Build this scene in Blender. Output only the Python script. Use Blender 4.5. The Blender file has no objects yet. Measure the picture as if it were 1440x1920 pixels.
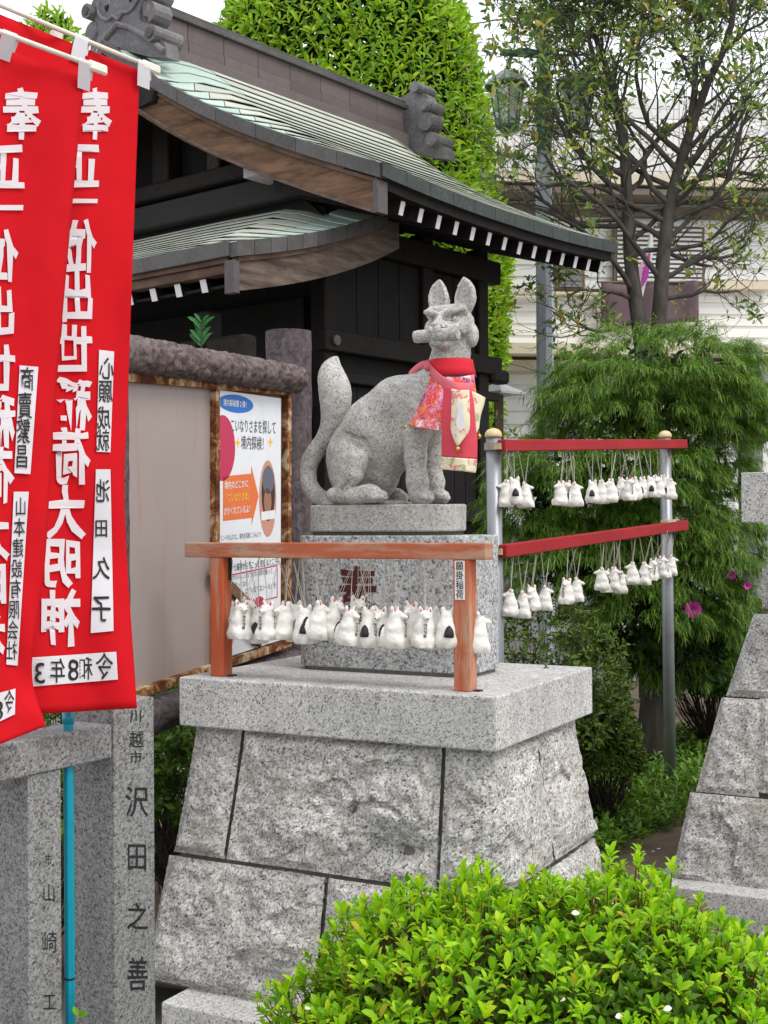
import bpy, bmesh, math, random
import numpy as np
from mathutils import Vector, Matrix

# ------------------------------------------------------------------ camera, sky, sun, exposure
SC = bpy.context.scene
COL = SC.collection
F_PX, PITCH, ROLL, CAM_Z = 2416.0, 0.00717, 0.00679, 1.5
_cp, _sp, _cr, _sr = math.cos(PITCH), math.sin(PITCH), math.cos(ROLL), math.sin(ROLL)
FWD = np.array([0, _cp, _sp]); R0 = np.array([1.0, 0, 0]); U0 = np.array([0, -_sp, _cp])
RGT = _cr*R0 - _sr*U0; UPV = _sr*R0 + _cr*U0
CAM = np.array([0, 0, CAM_Z])
cam_data = bpy.data.cameras.new('camera')
cam_data.sensor_fit = 'HORIZONTAL'; cam_data.sensor_width = 36.0
cam_data.lens = 36.0*F_PX/1440.0
cam_data.clip_start = 0.05; cam_data.clip_end = 500.0
cam = bpy.data.objects.new('camera', cam_data); COL.objects.link(cam)
cam.matrix_world = Matrix(((RGT[0], UPV[0], -FWD[0], 0), (RGT[1], UPV[1], -FWD[1], 0), (RGT[2], UPV[2], -FWD[2], CAM_Z), (0, 0, 0, 1)))
SC.camera = cam

SUN_EL, SUN_AZ = 54.0, 130.0          # azimuth from +Y (view direction) clockwise: light comes from the right, a little from behind
world = bpy.data.worlds.new('World'); SC.world = world; world.use_nodes = True
wn = world.node_tree.nodes; wl = world.node_tree.links; wn.clear()
w_out = wn.new('ShaderNodeOutputWorld'); w_bg = wn.new('ShaderNodeBackground'); w_sky = wn.new('ShaderNodeTexSky')
w_sky.sky_type = 'NISHITA'; w_sky.sun_disc = False
w_sky.sun_elevation = math.radians(SUN_EL); w_sky.sun_rotation = math.radians(SUN_AZ)
w_sky.air_density = 1.0; w_sky.dust_density = 6.0; w_sky.ozone_density = 1.0
# an overcast deck: the clear sky is veiled by an even white cloud layer
w_mix = wn.new('ShaderNodeMixRGB'); w_mix.inputs[0].default_value = 0.9; w_mix.inputs[2].default_value = (8.7, 8.9, 9.2, 1)
wl.new(w_sky.outputs[0], w_mix.inputs[1]); wl.new(w_mix.outputs[0], w_bg.inputs[0])
w_bg.inputs[1].default_value = 0.12
wl.new(w_bg.outputs[0], w_out.inputs[0])
sun_data = bpy.data.lights.new('sun', 'SUN'); sun_data.energy = 1.5; sun_data.angle = math.radians(24); sun_data.color = (1, 0.97, 0.92)
sun = bpy.data.objects.new('sun', sun_data); COL.objects.link(sun)
_e, _a = math.radians(SUN_EL), math.radians(SUN_AZ)
sun_dir = Vector((math.sin(_a)*math.cos(_e), math.cos(_a)*math.cos(_e), math.sin(_e)))
sun.rotation_euler = sun_dir.to_track_quat('Z', 'Y').to_euler(); sun.location = (4, -4, 9)
vs = SC.view_settings
vs.view_transform = 'Standard'; vs.look = 'None'; vs.gamma = 1.0; vs.use_curve_mapping = False
vs.exposure = 0.47
SC.cycles.use_denoising = True
SC.cycles.max_bounces = 6; SC.cycles.diffuse_bounces = 3; SC.cycles.glossy_bounces = 2
SC.cycles.transmission_bounces = 4; SC.cycles.transparent_max_bounces = 6

# ------------------------------------------------------------------ pixels of the photograph (1440x1920) to places
def ray(px, py):
    return FWD + (px-720.0)/F_PX*RGT - (py-960.0)/F_PX*UPV
def P(px, py, d):
    r = ray(px, py); return CAM + r*(d/r[1])
def PZ(px, py, z):
    r = ray(px, py); return CAM + r*((z-CAM_Z)/r[2])
def PPL(px, py, p0, n):
    r = ray(px, py); n = np.asarray(n, float); return CAM + r*(np.dot(np.asarray(p0)-CAM, n)/np.dot(r, n))
def PA(x, y, d):
    r = FWD + ((x-720.0)/F_PX)[..., None]*RGT - ((y-960.0)/F_PX)[..., None]*UPV; return CAM + r*(d/r[..., 1])[..., None]
def A(*v): return np.array(v, float)
def unit(v):
    v = np.asarray(v, float); return v/np.linalg.norm(v)
rng = np.random.default_rng(7)

# ------------------------------------------------------------------ objects
WL = {}
def wloc(o): return WL.get(o.name, np.zeros(3))
def tag(o, label=None, cat=None, group=None, kind=None):
    if label: o['label'] = label
    if cat: o['category'] = cat
    if group: o['group'] = group
    if kind: o['kind'] = kind
    return o
def thing(name, loc, label, cat, group=None, rz=0.0):
    o = bpy.data.objects.new(name, None); COL.objects.link(o)
    o.empty_display_size = 0.05
    o.location = tuple(float(c) for c in loc); o.rotation_euler = (0, 0, rz)
    WL[o.name] = np.array(loc, float)
    return tag(o, label, cat, group)
def mesh_data(name, V, F, smooth=False):
    V = np.asarray(V, np.float32)
    me = bpy.data.meshes.new(name)
    if isinstance(F, np.ndarray):
        n, k = F.shape
        me.vertices.add(len(V)); me.vertices.foreach_set('co', V.ravel())
        me.loops.add(n*k); me.loops.foreach_set('vertex_index', np.ascontiguousarray(F, np.int32).ravel())
        me.polygons.add(n); me.polygons.foreach_set('loop_start', np.arange(0, n*k, k, dtype=np.int32))
        me.polygons.foreach_set('loop_total', np.full(n, k, np.int32))
        me.update(calc_edges=True)
    else:
        me.from_pydata(V.tolist(), [], [list(f) for f in F]); me.update()
    if smooth: me.polygons.foreach_set('use_smooth', np.ones(len(me.polygons), bool))
    return me
def obj(name, V, F, mat, parent=None, smooth=False, local=False, kind=None):
    """one mesh object; V in world space unless local"""
    V = np.asarray(V, float)
    if parent is not None and not local: V = V - wloc(parent)
    me = mesh_data(name, V, F, smooth)
    for m in (mat if isinstance(mat, (list, tuple)) else [mat]): me.materials.append(m)
    o = bpy.data.objects.new(name, me); COL.objects.link(o)
    if parent is not None:
        o.parent = parent; WL[o.name] = wloc(parent)
    if kind: o['kind'] = kind
    return o
def dup(o, parent=None, data=None):
    c = o.copy(); COL.objects.link(c); c.parent = parent
    return c
def dup_tree(root, loc, rz=0.0, label=None, scale=1.0):
    r = root.copy(); COL.objects.link(r); r.location = tuple(loc); r.rotation_euler = (0, 0, rz); r.scale = (scale,)*3
    if label: r['label'] = label
    for ch in root.children:
        c = ch.copy(); COL.objects.link(c); c.parent = r
        for g in ch.children:
            d = g.copy(); COL.objects.link(d); d.parent = c
    return r

# ------------------------------------------------------------------ shapes -> (V, F)
def join(parts):
    Vs, Fs, n = [], [], 0
    for V, F in parts:
        Vs.append(np.asarray(V, float)); Fs += [[int(i)+n for i in f] for f in F]; n += len(V)
    return np.vstack(Vs), Fs
def bm_out(bm):
    bm.verts.ensure_lookup_table()
    V = np.array([v.co[:] for v in bm.verts]); F = [[v.index for v in f.verts] for f in bm.faces]
    bm.free(); return V, F
def bbox(x0, x1, y0, y1, z0, z1, bev=0.0, seg=2, vert_only=0.0):
    bm = bmesh.new(); bmesh.ops.create_cube(bm, size=1.0)
    for v in bm.verts:
        v.co = ((x0+x1)/2+v.co.x*(x1-x0), (y0+y1)/2+v.co.y*(y1-y0), (z0+z1)/2+v.co.z*(z1-z0))
    if vert_only > 0:
        es = [e for e in bm.edges if abs(e.verts[0].co.z-e.verts[1].co.z) > 1e-6 and abs(e.verts[0].co.x-e.verts[1].co.x) < 1e-6 and abs(e.verts[0].co.y-e.verts[1].co.y) < 1e-6]
        bmesh.ops.bevel(bm, geom=es, offset=vert_only, segments=5, profile=0.5, affect='EDGES')
    if bev > 0:
        es = [e for e in bm.edges if e.calc_face_angle(0) > 0.5]
        bmesh.ops.bevel(bm, geom=es, offset=bev, segments=seg, profile=0.5, affect='EDGES')
    bm.normal_update(); bm.verts.index_update()
    return bm_out(bm)
def prism(outline, n0, n1):
    """outline: (k,3) loop, extruded from +n0 to +n1 (vectors)"""
    o = np.asarray(outline, float); k = len(o)
    V = np.vstack([o+n0, o+n1])
    F = [list(range(k))[::-1], list(range(k, 2*k))] + [[i, (i+1) % k, k+(i+1) % k, k+i] for i in range(k)]
    return V, F
def beam(p, q, w, h, up=(0, 0, 1), bev=0.0):
    """box from p to q, width w (sideways), height h (along up)"""
    p, q = np.asarray(p, float), np.asarray(q, float); d = q-p; L = np.linalg.norm(d); d = d/L
    s = unit(np.cross(d, up)); u = np.cross(s, d)
    V, F = bbox(0, L, -w/2, w/2, -h/2, h/2, bev, 1)
    return p + V[:, :1]*d + V[:, 1:2]*s + V[:, 2:3]*u, F
def tube(path, rad, n=8, caps=True):
    path = np.asarray(path, float); m = len(path); rad = np.broadcast_to(np.asarray(rad, float), (m,))
    T = np.gradient(path, axis=0); T /= np.linalg.norm(T, axis=1, keepdims=True)+1e-12
    ref = A(0, 0, 1) if abs(T[0, 2]) < 0.9 else A(1, 0, 0)
    V = []; s = unit(np.cross(T[0], ref))
    an = np.arange(n)*2*math.pi/n
    for i in range(m):
        s = unit(s - np.dot(s, T[i])*T[i]); b = np.cross(T[i], s)
        V.append(path[i] + rad[i]*(np.cos(an)[:, None]*s + np.sin(an)[:, None]*b))
    V = np.vstack(V); F = []
    for i in range(m-1):
        for j in range(n):
            F.append([i*n+j, i*n+(j+1) % n, (i+1)*n+(j+1) % n, (i+1)*n+j])
    if caps: F += [list(range(n))[::-1], list(range((m-1)*n, m*n))]
    return V, F
def lathe(prof, n=16, c=(0, 0, 0)):
    """prof: [(r, z)...]"""
    an = np.arange(n)*2*math.pi/n; V = []; F = []
    for r, z in prof: V.append(np.stack([r*np.cos(an), r*np.sin(an), np.full(n, z)], 1))
    m = len(prof); V = np.vstack(V) + np.asarray(c, float)
    for i in range(m-1):
        for j in range(n): F.append([i*n+j, i*n+(j+1) % n, (i+1)*n+(j+1) % n, (i+1)*n+j])
    F += [list(range(n))[::-1], list(range((m-1)*n, m*n))]
    return V, F
def catmull(pts, n):
    """pts (k, dim) -> n points through them"""
    pts = np.asarray(pts, float); k = len(pts)
    t = np.linspace(0, k-1-1e-9, n); i = t.astype(int); f = (t-i)[:, None]
    e = np.vstack([2*pts[0]-pts[1], pts, 2*pts[-1]-pts[-2]])
    p0, p1, p2, p3 = e[i], e[i+1], e[i+2], e[i+3]
    return 0.5*((2*p1)+(-p0+p2)*f+(2*p0-5*p1+4*p2-p3)*f*f+(-p0+3*p1-3*p2+p3)*f**3)
def net(ctrl, nu, nv):
    """ctrl (rows, cols, 3) -> grid (nv, nu, 3)"""
    ctrl = np.asarray(ctrl, float)
    rows = np.stack([catmull(r, nu) for r in ctrl])
    return np.stack([catmull(rows[:, j], nv) for j in range(nu)], 1)
def grid_faces(nv, nu):
    i, j = np.meshgrid(np.arange(nv-1), np.arange(nu-1), indexing='ij'); a = (i*nu+j).ravel()
    return np.stack([a, a+1, a+nu+1, a+nu], 1)
def grid_normals(G):
    du = np.gradient(G, axis=1); dv = np.gradient(G, axis=0); n = np.cross(du, dv)
    return n/(np.linalg.norm(n, axis=2, keepdims=True)+1e-12)
def sheet(G, th, face_to=None):
    """a grid as a sheet with thickness th"""
    nv, nu = G.shape[:2]; n = grid_normals(G)
    if face_to is not None and np.sum(n*(np.asarray(face_to)-G)) < 0: n = -n
    V = np.vstack([G.reshape(-1, 3), (G-n*th).reshape(-1, 3)]); F = grid_faces(nv, nu).tolist(); o = nv*nu
    F += [[a+o for a in f[::-1]] for f in F]
    bd = [j for j in range(nu)] + [i*nu+nu-1 for i in range(1, nv)] + [(nv-1)*nu+j for j in range(nu-2, -1, -1)] + [i*nu for i in range(nv-2, 0, -1)]
    for a, b in zip(bd, bd[1:]+bd[:1]): F.append([b, a, a+o, b+o])
    return V, F

# ------------------------------------------------------------------ noise
def _hash(i, j, k, s):
    with np.errstate(over='ignore'):
        h = (i.astype(np.uint32)*np.uint32(374761393) + j.astype(np.uint32)*np.uint32(668265263) + k.astype(np.uint32)*np.uint32(2147483647) + np.uint32(s)*np.uint32(1274126177))
        h = (h ^ (h >> np.uint32(13)))*np.uint32(1274126177); h = h ^ (h >> np.uint32(16))
    return h.astype(np.float64)/4294967295.0
def vnoise(Pn, s=0):
    Pn = np.asarray(Pn, float); i0 = np.floor(Pn).astype(np.int64); f = Pn-i0; f = f*f*(3-2*f); r = 0
    for dx in (0, 1):
        for dy in (0, 1):
            for dz in (0, 1):
                w = (f[..., 0] if dx else 1-f[..., 0])*(f[..., 1] if dy else 1-f[..., 1])*(f[..., 2] if dz else 1-f[..., 2])
                r = r + w*_hash(i0[..., 0]+dx, i0[..., 1]+dy, i0[..., 2]+dz, s)
    return r*2-1
def fbm(Pn, oct=4, s=0):
    r, a, q = 0, 1.0, np.asarray(Pn, float)
    for o in range(oct): r = r + a*vnoise(q, s+o); a *= 0.5; q = q*2.03+11.7
    return r
def ridged(Pn, oct=3, s=0):
    r, a, q = 0, 1.0, np.asarray(Pn, float)
    for o in range(oct): r = r + a*(1-2*np.abs(vnoise(q, s+o))); a *= 0.5; q = q*2.1+5.3
    return r

# ------------------------------------------------------------------ implicit surfaces (for carved stone and clay)
class Field:
    def __init__(s, lo, hi, h):
        s.lo, s.h = np.asarray(lo, float), h
        s.ax = [np.arange(lo[i], hi[i]+h, h) for i in range(3)]
        s.F = np.full([len(a) for a in s.ax], 0.2, np.float32)
    def _sl(s, lo, hi):
        return tuple(slice(max(0, int((lo[i]-s.lo[i])/s.h)-1), max(1, min(len(s.ax[i]), int((hi[i]-s.lo[i])/s.h)+3))) for i in range(3))
    def _pts(s, sl):
        return s.ax[0][sl[0]][:, None, None], s.ax[1][sl[1]][None, :, None], s.ax[2][sl[2]][None, None, :]
    def put(s, fn, lo, hi, k, cut=False):
        m = k*1.2+2*s.h; sl = s._sl(np.asarray(lo)-m, np.asarray(hi)+m)
        if any(q.start >= q.stop for q in sl): return
        d = fn(*s._pts(sl)); f = s.F[sl]
        if cut:
            d = -d; hh = np.clip(0.5-0.5*(f-d)/k, 0, 1); s.F[sl] = f*(1-hh)+d*hh + k*hh*(1-hh)
        else:
            hh = np.clip(0.5+0.5*(f-d)/k, 0, 1); s.F[sl] = f*(1-hh)+d*hh - k*hh*(1-hh)
    def cap(s, a, b, ra, rb, k=0.01, cut=False):
        a, b = np.asarray(a, float), np.asarray(b, float); ab = b-a; L = max(1e-9, float(ab@ab)); r = max(ra, rb)
        def fn(x, y, z):
            t = np.clip(((x-a[0])*ab[0]+(y-a[1])*ab[1]+(z-a[2])*ab[2])/L, 0, 1)
            return np.sqrt((x-a[0]-t*ab[0])**2+(y-a[1]-t*ab[1])**2+(z-a[2]-t*ab[2])**2) - (ra+(rb-ra)*t)
        s.put(fn, np.minimum(a, b)-r, np.maximum(a, b)+r, k, cut)
    def chain(s, pts, k=0.01, cut=False):
        for p, q in zip(pts[:-1], pts[1:]): s.cap(p[:3], q[:3], p[3], q[3], k, cut)
    def ell(s, c, r, k=0.01, rot=None, cut=False):
        c, r = np.asarray(c, float), np.asarray(r, float); Rm = np.eye(3) if rot is None else np.asarray(rot, float); R = float(r.max())
        def fn(x, y, z):
            X, Y, Z = x-c[0], y-c[1], z-c[2]
            p = [Rm[0, i]*X+Rm[1, i]*Y+Rm[2, i]*Z for i in range(3)]
            k0 = np.sqrt((p[0]/r[0])**2+(p[1]/r[1])**2+(p[2]/r[2])**2); k1 = np.sqrt((p[0]/r[0]**2)**2+(p[1]/r[1]**2)**2+(p[2]/r[2]**2)**2)
            return k0*(k0-1)/(k1+1e-9)
        s.put(fn, c-R, c+R, k, cut)
    def mesh(s, noise=0.0, freq=60.0):
        F = s.F
        if noise:
            act = np.argwhere(np.abs(F) < 4*s.h)
            p = s.lo+act*s.h; F[tuple(act.T)] += (noise*fbm(p*freq, 2)).astype(np.float32)
        F[0], F[-1] = 0.1, 0.1; F[:, 0], F[:, -1] = 0.1, 0.1; F[:, :, 0], F[:, :, -1] = 0.1, 0.1
        S = F < 0; n = [q-1 for q in F.shape]
        cn = [(i, j, k) for i in (0, 1) for j in (0, 1) for k in (0, 1)]
        sub = lambda Aa, c: Aa[c[0]:c[0]+n[0], c[1]:c[1]+n[1], c[2]:c[2]+n[2]]
        cnt = sum(sub(S, c).astype(np.int8) for c in cn); act = (cnt > 0) & (cnt < 8); idx = np.argwhere(act)
        val = {c: F[tuple((idx+np.array(c)).T)] for c in cn}
        acc = np.zeros((len(idx), 3)); num = np.zeros(len(idx))
        for a in cn:
            for ax in range(3):
                if a[ax] == 0:
                    b = tuple(1 if i == ax else a[i] for i in range(3)); m = (val[a] < 0) != (val[b] < 0)
                    t = np.where(m, val[a]/(val[a]-val[b]+1e-20), 0); q = np.tile(np.array(a, float), (len(idx), 1)); q[:, ax] = t
                    acc += q*m[:, None]; num += m
        V = s.lo + (idx + acc/num[:, None])*s.h
        vid = np.full(n, -1, np.int64); vid[tuple(idx.T)] = np.arange(len(idx)); Fc = []
        for ax in range(3):
            b, c = [(1, 2), (2, 0), (0, 1)][ax]
            sl0 = [slice(1, -1)]*3; sl0[ax] = slice(0, -1); sl1 = [slice(1, -1)]*3; sl1[ax] = slice(1, None)
            ch = S[tuple(sl0)] != S[tuple(sl1)]; e = np.argwhere(ch)
            off = np.array([1, 1, 1]); off[ax] = 0; e = e+off; ins = S[tuple(e.T)]
            def g(db, dc):
                q = e.copy(); q[:, b] += db; q[:, c] += dc; return vid[tuple(q.T)]
            quad = np.stack([g(-1, -1), g(0, -1), g(0, 0), g(-1, 0)], 1)
            quad[~ins] = quad[~ins][:, ::-1]; Fc.append(quad)
        return V, np.vstack(Fc)

# ------------------------------------------------------------------ lettering
_GL = {}
def glyph(ch, off=0.0):
    key = (ch, off)
    if key not in _GL:
        cu = bpy.data.curves.new('t', 'FONT'); cu.body = ch; cu.size = 1; cu.offset = off; cu.resolution_u = 3
        o = bpy.data.objects.new('t', cu); COL.objects.link(o)
        me = bpy.data.meshes.new_from_object(o.evaluated_get(bpy.context.evaluated_depsgraph_get()))
        V = np.array([v.co[:2] for v in me.vertices]) if len(me.vertices) else np.zeros((0, 2)); F = [list(p.vertices) for p in me.polygons]
        bpy.data.objects.remove(o); bpy.data.curves.remove(cu); bpy.data.meshes.remove(me)
        if len(V):
            adv = 1.0 if ord(ch) > 255 else V[:, 0].max()+V[:, 0].min()
            V = V - A(adv/2, 0.38)
        _GL[key] = (V, F)
    return _GL[key]
def tri_split(V, F):
    """each triangle into four"""
    T = np.array([[f[0], f[i], f[i+1]] for f in F for i in range(1, len(f)-1)]); n = len(V); e = np.sort(np.vstack([T[:, [0, 1]], T[:, [1, 2]], T[:, [2, 0]]]), 1)
    u, inv = np.unique(e, axis=0, return_inverse=True); inv = inv.reshape(3, -1)+n; V2 = np.vstack([V, (V[u[:, 0]]+V[u[:, 1]])/2]); a, b, c = inv
    return V2, np.vstack([np.stack([T[:, 0], a, c], 1), np.stack([a, T[:, 1], b], 1), np.stack([c, b, T[:, 2]], 1), np.stack([a, b, c], 1)])
def glyphs(items, off=0.0, wob=0.0, mirror=False):
    """items: (char, cx, cy, w, h, skew) in a y-down plane -> 2-D V, F"""
    Vs, Fs, n = [], [], 0
    for it in items:
        ch, cx, cy, w, h = it[:5]; sk = it[5] if len(it) > 5 else 0.0
        V, F = glyph(ch, off)
        if not len(V): continue
        q = V.copy()
        if wob: q += wob*np.stack([vnoise(np.c_[V*5, np.full(len(V), cx)], 3), vnoise(np.c_[V*5, np.full(len(V), cy)], 4)], 1)
        if mirror: q[:, 0] *= -1
        x = cx + q[:, 0]*w + sk*q[:, 1]*h; y = cy - q[:, 1]*h
        Vs.append(np.stack([x, y], 1)); Fs += [[i+n for i in f] for f in F]; n += len(q)
    return np.vstack(Vs), Fs

# ------------------------------------------------------------------ materials
MAT = {}
class NT:
    def __init__(s, name):
        s.m = bpy.data.materials.new(name); s.m.use_nodes = True; s.t = s.m.node_tree; s.n = s.t.nodes; s.n.clear()
        s.out = s.n.new('ShaderNodeOutputMaterial'); s.b = s.n.new('ShaderNodeBsdfPrincipled'); s.link(s.b.outputs[0], s.out.inputs[0])
        tc = s.n.new('ShaderNodeTexCoord'); s.co = tc.outputs['Object']
    def link(s, a, b): s.t.links.new(a, b)
    def set(s, inp, v):
        if hasattr(v, 'is_output') or isinstance(v, bpy.types.NodeSocket): s.link(v, inp)
        else: inp.default_value = v
    def noise(s, sc, det=3, rough=0.5, co=None, dist=0.0):
        n = s.n.new('ShaderNodeTexNoise'); s.link(co or s.co, n.inputs['Vector']); n.inputs['Scale'].default_value = sc; n.inputs['Detail'].default_value = det; n.inputs['Roughness'].default_value = rough; n.inputs['Distortion'].default_value = dist
        return n.outputs[0]
    def voro(s, sc, out='Color', co=None, feat='F1', rand=1.0):
        n = s.n.new('ShaderNodeTexVoronoi'); n.feature = feat; s.link(co or s.co, n.inputs['Vector']); n.inputs['Scale'].default_value = sc; n.inputs['Randomness'].default_value = rand
        return n.outputs[out]
    def sep(s, v, i=0):
        n = s.n.new('ShaderNodeSeparateXYZ'); s.link(v, n.inputs[0]); return n.outputs[i]
    def ramp(s, v, stops, interp='LINEAR'):
        n = s.n.new('ShaderNodeValToRGB'); s.link(v, n.inputs[0]); r = n.color_ramp; r.interpolation = interp
        while len(r.elements) < len(stops): r.elements.new(0.5)
        for e, (p, c) in zip(r.elements, stops):
            e.position = p; e.color = (c, c, c, 1) if not isinstance(c, (tuple, list)) else (*c[:3], 1)
        return n.outputs[0]
    def mix(s, f, a, b, mode='MIX'):
        n = s.n.new('ShaderNodeMixRGB'); n.blend_type = mode
        for i, v in enumerate((f, a, b)):
            if isinstance(v, bpy.types.NodeSocket): s.link(v, n.inputs[i])
            elif i == 0: n.inputs[0].default_value = v
            else: n.inputs[i].default_value = (*v[:3], 1) if isinstance(v, (tuple, list)) else (v, v, v, 1)
        return n.outputs[0]
    def math(s, op, a, b=0.0):
        n = s.n.new('ShaderNodeMath'); n.operation = op
        for i, v in enumerate((a, b)):
            if isinstance(v, bpy.types.NodeSocket): s.link(v, n.inputs[i])
            else: n.inputs[i].default_value = v
        return n.outputs[0]
    def mapping(s, scale=(1, 1, 1), rot=(0, 0, 0), co=None):
        n = s.n.new('ShaderNodeMapping'); s.link(co or s.co, n.inputs[0]); n.inputs['Scale'].default_value = scale; n.inputs['Rotation'].default_value = rot
        return n.outputs[0]
    def bump(s, h, st=0.3, dist=0.01):
        n = s.n.new('ShaderNodeBump'); s.link(h, n.inputs['Height']); n.inputs['Strength'].default_value = st; n.inputs['Distance'].default_value = dist
        s.link(n.outputs[0], s.b.inputs['Normal'])
    def island(s):
        n = s.n.new('ShaderNodeNewGeometry'); return n.outputs['Random Per Island']
    def objrand(s):
        n = s.n.new('ShaderNodeObjectInfo'); return n.outputs['Random']
    def done(s, col, rough=0.7, spec=0.3, metal=0.0, key=None):
        if isinstance(col, bpy.types.NodeSocket): s.link(col, s.b.inputs['Base Color'])
        else: s.b.inputs['Base Color'].default_value = (*col[:3], 1)
        if isinstance(rough, bpy.types.NodeSocket): s.link(rough, s.b.inputs['Roughness'])
        else: s.b.inputs['Roughness'].default_value = rough
        s.b.inputs['Specular IOR Level'].default_value = spec; s.b.inputs['Metallic'].default_value = metal
        return s.m
    def translucent(s, col, f=0.35):
        t = s.n.new('ShaderNodeBsdfTranslucent'); mx = s.n.new('ShaderNodeMixShader'); mx.inputs[0].default_value = f
        if isinstance(col, bpy.types.NodeSocket): s.link(col, t.inputs[0])
        else: t.inputs[0].default_value = (*col[:3], 1)
        s.link(s.b.outputs[0], mx.inputs[1]); s.link(t.outputs[0], mx.inputs[2]); s.link(mx.outputs[0], s.out.inputs[0])

def granite(name, dark=0.07, mid=0.28, lite=0.52, sc=115, tint=(1, 1, 1), stain=0.25, bump=0.25, grime=None):
    t = NT(name)
    w = t.noise(60, 2); co = t.mix(0.012, t.co, w, 'ADD')
    v1 = t.sep(t.voro(sc, co=co)); v2 = t.sep(t.voro(sc*1.9, co=co), 1)
    c1 = t.ramp(v1, [(0, dark*0.6), (0.09, dark), (0.16, mid*0.75), (0.42, mid), (0.6, lite*0.8), (1, lite*1.08)])
    c2 = t.ramp(v2, [(0, dark*0.5), (0.15, dark*1.5), (0.22, mid*0.9), (0.5, mid*1.1), (1, lite)])
    c = t.mix(0.45, c1, c2)
    big = t.noise(3.2, 4, 0.6)
    c = t.mix(1.0, c, t.ramp(big, [(0.25, 1-stain), (0.75, 1+stain*0.25)]), 'MULTIPLY')
    c = t.mix(1.0, c, tint, 'MULTIPLY')
    c = t.mix(1.0, c, t.ramp(t.noise(4.5, 4, 0.6, co=t.mapping((3.5, 3.5, 0.35))), [(0.35, 1-stain*0.55), (0.6, 1.02)]), 'MULTIPLY'); c = t.mix(1.0, c, t.ramp(t.objrand(), [(0, 0.9), (1, 1.07)]), 'MULTIPLY')
    if grime:
        g = t.ramp(t.noise(9, 5, 0.65, dist=0.6), [(0.52, 0), (0.72, 1)]); c = t.mix(t.math('MULTIPLY', g, grime[3]), c, grime[:3])
    t.bump(t.mix(0.5, v1, t.noise(220, 3)), bump, 0.002)
    return t.done(c, 0.75, 0.25)
def plain(name, col, rough=0.6, var=0.15, sc=20.0, spec=0.3, metal=0.0, bump=0.0, bsc=80.0):
    t = NT(name); f = t.noise(sc, 4, 0.6)
    c = t.mix(1.0, col, t.ramp(f, [(0.3, 1-var), (0.7, 1+var*0.4)]), 'MULTIPLY')
    if bump: t.bump(t.noise(bsc, 4), bump, 0.004)
    return t.done(c, rough, spec, metal)
def leafmat(name, stops, rough=0.42, trans=0.35, spec=0.35, tcol=None):
    t = NT(name); c = t.ramp(t.math('FRACT', t.math('ADD', t.island(), t.objrand())), stops)
    m = t.done(c, rough, spec); t.translucent(t.mix(1.0, c, tcol or (1.15, 1.15, 0.6), 'MULTIPLY'), trans)
    return m
def woodmat(name, a, b, axis=(1, 1, 1), sc=18, rough=0.75, bump=0.3):
    """grain stretched along the axis whose scale is small"""
    t = NT(name); co = t.mapping(axis)
    n1 = t.noise(sc, 5, 0.65, co=co, dist=0.4); n2 = t.noise(4, 3)
    c = t.mix(t.ramp(n1, [(0.32, 0), (0.68, 1)]), a, b); c = t.mix(t.ramp(n2, [(0.4, 0), (0.8, 0.5)]), c, tuple(q*0.55 for q in a))
    t.bump(n1, bump, 0.004); return t.done(c, rough, 0.25)
# ------------------------------------------------------------------ frames
YAW = 0.4923
NC = A(0.29987, 3.49203, 0)                       # near corner of the pedestal slab, on the plan
UX = A(math.cos(YAW), -math.sin(YAW), 0); VX = A(math.sin(YAW), math.cos(YAW), 0); ZX = A(0, 0, 1)
SLAB_Z = 1.0219
def W(V):
    """pedestal frame (u, v, z) -> world"""
    V = np.atleast_2d(np.asarray(V, float)); return NC + V[:, :1]*UX + V[:, 1:2]*VX + V[:, 2:3]*ZX
def W1(u, v, z): return W([[u, v, z]])[0]

M_GRAN = granite('granite_sawn', 0.06, 0.46, 0.70, 200, (1.02, 1, 0.975), 0.22)
M_GRANP = granite('granite_polished_block', 0.04, 0.32, 0.62, 130, (0.98, 1, 1.0), 0.14)
M_ROUGH = granite('granite_rough', 0.035, 0.40, 0.76, 160, (1.02, 0.99, 0.95), 0.3, 0.3, (0.30, 0.24, 0.18, 0.45))
M_FENCE = granite('granite_grey', 0.045, 0.22, 0.40, 190, (1, 0.99, 0.99), 0.2)
M_STATUE = granite('statue_stone', 0.17, 0.45, 0.62, 200, (1.0, 0.98, 0.93), 0.3, 0.45, (0.2, 0.19, 0.14, 0.5))
M_MORTAR = plain('mortar', (0.17, 0.16, 0.145), 0.9, 0.3, 30, bump=0.3)
M_SOIL = plain('soil', (0.15, 0.115, 0.08), 0.95, 0.35, 6, bump=0.6, bsc=60)
M_PAVE = plain('paving', (0.3, 0.29, 0.27), 0.9, 0.2, 4, bump=0.3)
M_BLACKP = plain('black_ink', (0.018, 0.017, 0.018), 0.55, 0.2)
M_WHITEP = plain('white_paint', (0.74, 0.735, 0.73), 0.6, 0.08)

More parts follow.
